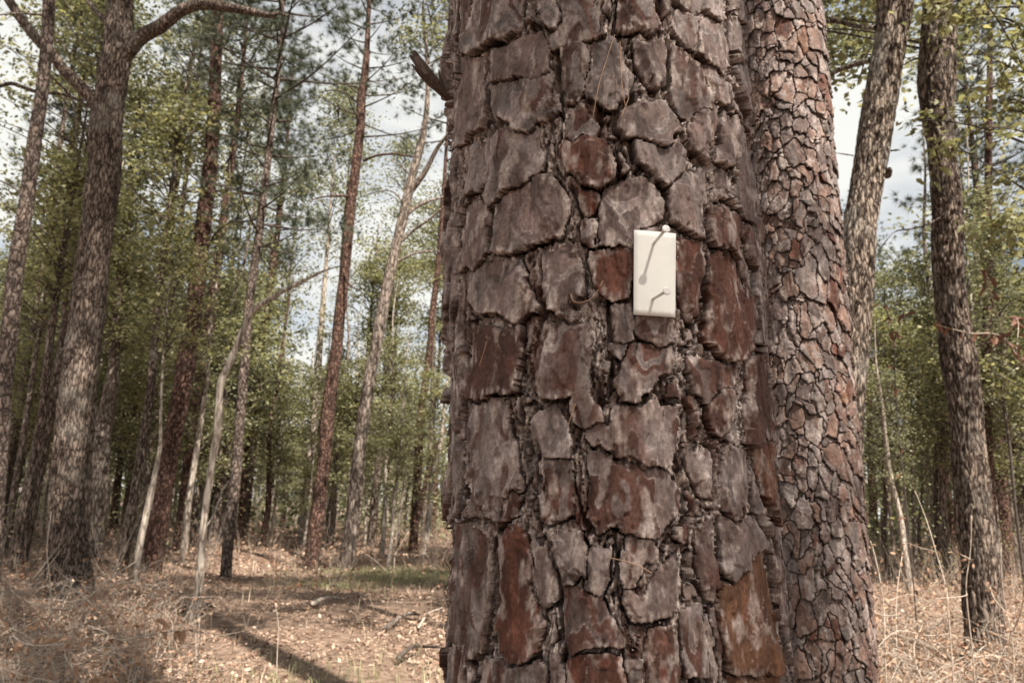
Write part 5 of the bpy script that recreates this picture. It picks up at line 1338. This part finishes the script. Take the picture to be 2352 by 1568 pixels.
twiggy('bare_sapling', 'tall thin upright sapling crossing the foot of the right oak', 'sapling', [
    (T8([(1065, 1650), (1052, 1450), (1030, 1250), (1020, 1110), (1040, 960), (1045, 800)], 7), 0.0), (T8([(1040, 1000), (1000, 980), (975, 960)], 5), -0.2), (T8([(1052, 1450), (1100, 1400), (1150, 1380)], 5), 0.2), (T8([(1025, 1160), (1000, 1170), (880, 1180)], 5), -0.3)], 4.6, M_TWIG, 14, TANL, g, 0.58)
twiggy('bare_sapling', 'tangled dry sapling against the right side of the reddish pine', 'sapling', [
    (T8([(650, 1500), (640, 1200), (605, 1000), (580, 915)], 7), 0.1), (T8([(700, 1400), (700, 1180), (728, 970)], 6), 0.2), (T8([(560, 1225), (640, 1258), (745, 1240), (888, 1095)], 7), -0.2), (T8([(600, 1420), (700, 1330), (850, 1350), (940, 1340)], 6), 0.0), (T8([(570, 1150), (650, 1190), (760, 1160), (860, 1200)], 5), 0.2)], 4.3, M_TWIG, 60, TANL, g, 0.61)
twiggy('bare_sapling', 'dry sapling with tan leaves in the bottom right corner', 'sapling', [
    (T8([(1240, 1640), (1235, 1400), (1190, 1150), (1180, 950)], 7), 0.0), (T8([(1235, 1330), (1275, 1230), (1285, 1120)], 6), -0.2), (T8([(1210, 1250), (1150, 1180), (1130, 1120)], 5), 0.2), (T8([(1238, 1480), (1150, 1440), (1060, 1450)], 6), -0.2)], 4.6, M_TWIG, 48, TANL, g, 0.65)
twiggy('bare_sapling', 'low sprawling dry stems on the ground between the right oak and reddish pine', 'sapling', [
    (T8([(820, 1640), (800, 1500), (720, 1420), (620, 1400)], 7), 0.2), (T8([(800, 1500), (900, 1420), (1000, 1380)], 6), -0.2), (T8([(820, 1600), (930, 1540), (1010, 1500)], 6), 0.0), (T8([(800, 1520), (780, 1400), (820, 1300)], 5), 0.3), (T8([(700, 1450), (640, 1500), (590, 1560)], 5), 0.0)], 4.8, M_TWIG, 64, TANL, g, 0.65)
# twigs with hanging rusty leaves beside the right oak
twiggy('withered_sapling', 'sapling with hanging rusty brown leaves behind the right oak', 'sapling', [
    (T8([(760, 900), (700, 300), (690, 0)], 7), 0.0), (T7([(690, 1568), (660, 1440), (620, 1390)], 6), -0.3), (T7([(690, 1568), (730, 1460), (770, 1440)], 6), 0.3)], 7.9, M_DTWIG, 22, RUSTL, g, 0.95)
twiggy('withered_sapling', 'rusty leaved twigs crossing the right oak trunk from the right edge', 'sapling', [
    (T8([(1420, 900), (1360, 300), (1300, 60)], 8), 0.0), (T7([(1290, 1690), (1200, 1560), (1130, 1530), (1040, 1530), (880, 1490)], 7), -0.4), (T7([(1200, 1560), (1150, 1400), (1110, 1250)], 6), 0.0), (T7([(1250, 1620), (1260, 1480), (1230, 1470)], 5), 0.2)], 6.6, M_TWIG, 34, RUSTL, g, 0.9)
# broadleaf tree just outside the right edge: its leafy boughs hang into the picture
TY = 6.0
bx_, by_ = (2520 - 1176) / FPX * TY, TY
lt = thing('leafy_tree', 'broadleaf tree at the right edge whose leafy boughs hang over the right oak', 'tree', (bx_, by_, 0))
P = np.array([[0, 0, -0.1], [0.05, 0.05, 1.5], [-0.05, 0.1, 3.2], [0.05, 0.1, 5.2], [0.0, 0, 7.0]])
add('trunk', mesh_np('trunk', *tube(P, [0.11, 0.10, 0.085, 0.06, 0.02], 16, 0.08, 0.004, (12, 4), 3.0), M_GREYB, True), lt)
g = np.random.default_rng(10)
boughs = [[(2540, 560), (2420, 480), (2300, 400), (2190, 330)], [(2540, 260), (2420, 200), (2330, 160), (2240, 110)], [(2540, 60), (2400, 20), (2260, 20), (2130, 50)], [(2540, 720), (2440, 620), (2350, 540), (2280, 520)], [(2540, 380), (2430, 330), (2340, 300), (2270, 290)],
          [(2540, -60), (2420, -100), (2300, -40), (2190, 20)], [(2500, 150), (2420, 90), (2350, 60), (2300, 70)], [(2560, 480), (2470, 400), (2400, 380), (2340, 420)]]
LP = []
for k, b_ in enumerate(boughs):
    dy = g.uniform(-1.0, 0.6)
    Q = np.array([on_plane(x, y, TY + dy * i_ / 3) for i_, (x, y) in enumerate(b_)]) - np.array([bx_, by_, 0])
    add('branch', mesh_np('branch', *tube(Q, [0.02, 0.013, 0.008, 0.003], 6), M_DTWIG, True), lt)
    S_ = smooth_path(Q, 40)
    for _ in range(9):
        i_ = int(g.integers(6, 40))
        e_ = S_[i_] + g.normal(size=3) * np.array([0.22, 0.28, 0.16])
        tw = np.array([S_[i_], (S_[i_] + e_) / 2 + [0, 0, 0.03], e_])
        add('twig', mesh_np('twig', *tube(tw, [0.005, 0.003, 0.001], 4), M_DTWIG, True), lt)
        t_ = smooth_path(tw, 14)
        for _ in range(16):
            LP.append(t_[int(g.integers(3, 14))] + g.normal(size=3) * 0.045)
LP = np.array(LP)
x, y = project(LP + np.array([bx_, by_, 0]))
inside = (x > 2080) & (x < 2352) & (y > 0) & (y < 700)
od = np.argsort(~inside, kind='stable')
for p in LP[od[:300]]:
    put_leaf(lt, GREENL, p, g, 0.95, 0.35)
rest_ = LP[od[300:]]
add('foliage', mesh_np('foliage', *leaves(rest_, g.uniform(0.06, 0.1, len(rest_)), g, 0.5, 0.22, 0.2), M_GREEN), lt, kind='stuff')
put_crown(lt, LEAFY[0], (0.1, 0.3, 4.0), 0.8, 2.0)
# ------------------------------------------------------------------ fallen wood
def fallen(label, pts, r, mat, lift=0.03):
    Q = np.array([on_ground(x_, y_) for x_, y_ in pts]); Q[:, 2] = np.array([float(gz(a[0], a[1])) for a in Q]) + lift + np.array([0.05 * (i_ % 2) for i_ in range(len(Q))])
    o = Q[0].copy()
    Q = np.vstack([Q[0] + (Q[0] - Q[1]) * 0.01, Q]); rr0 = np.append(r * 0.15, np.linspace(r, r * 0.5, len(Q) - 1))
    add('fallen_branch', mesh_np('fallen_branch', *tube(Q - o, rr0, 8, 0.05, r * 0.15, (8, 6), r * 99), mat, True), None, o, label=label, category='branch')
fallen('dark crooked fallen branch on the litter left of the card pine', Z4([(800, 1500, 0), (860, 1475, 0), (912, 1440, 0), (985, 1482, 0)]) and [p[:2] for p in Z4([(800, 1500, 0), (860, 1475, 0), (912, 1440, 0), (985, 1482, 0)])], 0.022, M_DTWIG, 0.06)
fallen('pale fallen stick leaning by the left edge of the card pine', [p[:2] for p in Z4([(895, 1345, 0), (940, 1275, 0), (1010, 1225, 0)])], 0.016, M_TWIG, 0.05)
fallen('grey rotten log piece beyond the sunlit path', [p[:2] for p in Z4([(405, 1232, 0), (460, 1212, 0), (530, 1190, 0)])], 0.035, M_PALE, 0.05)
fallen('short grey fallen limb beside the foot of the bent pale tree', [p[:2] for p in Z3([(840, 1262, 0), (900, 1252, 0), (985, 1246, 0)])], 0.045, M_GREYB, 0.04)
fallen('jumble stick of grey wood in the shadow left of the card pine', [p[:2] for p in Z4([(740, 1345, 0), (830, 1300, 0), (900, 1260, 0)])], 0.03, M_GREYB, 0.05)
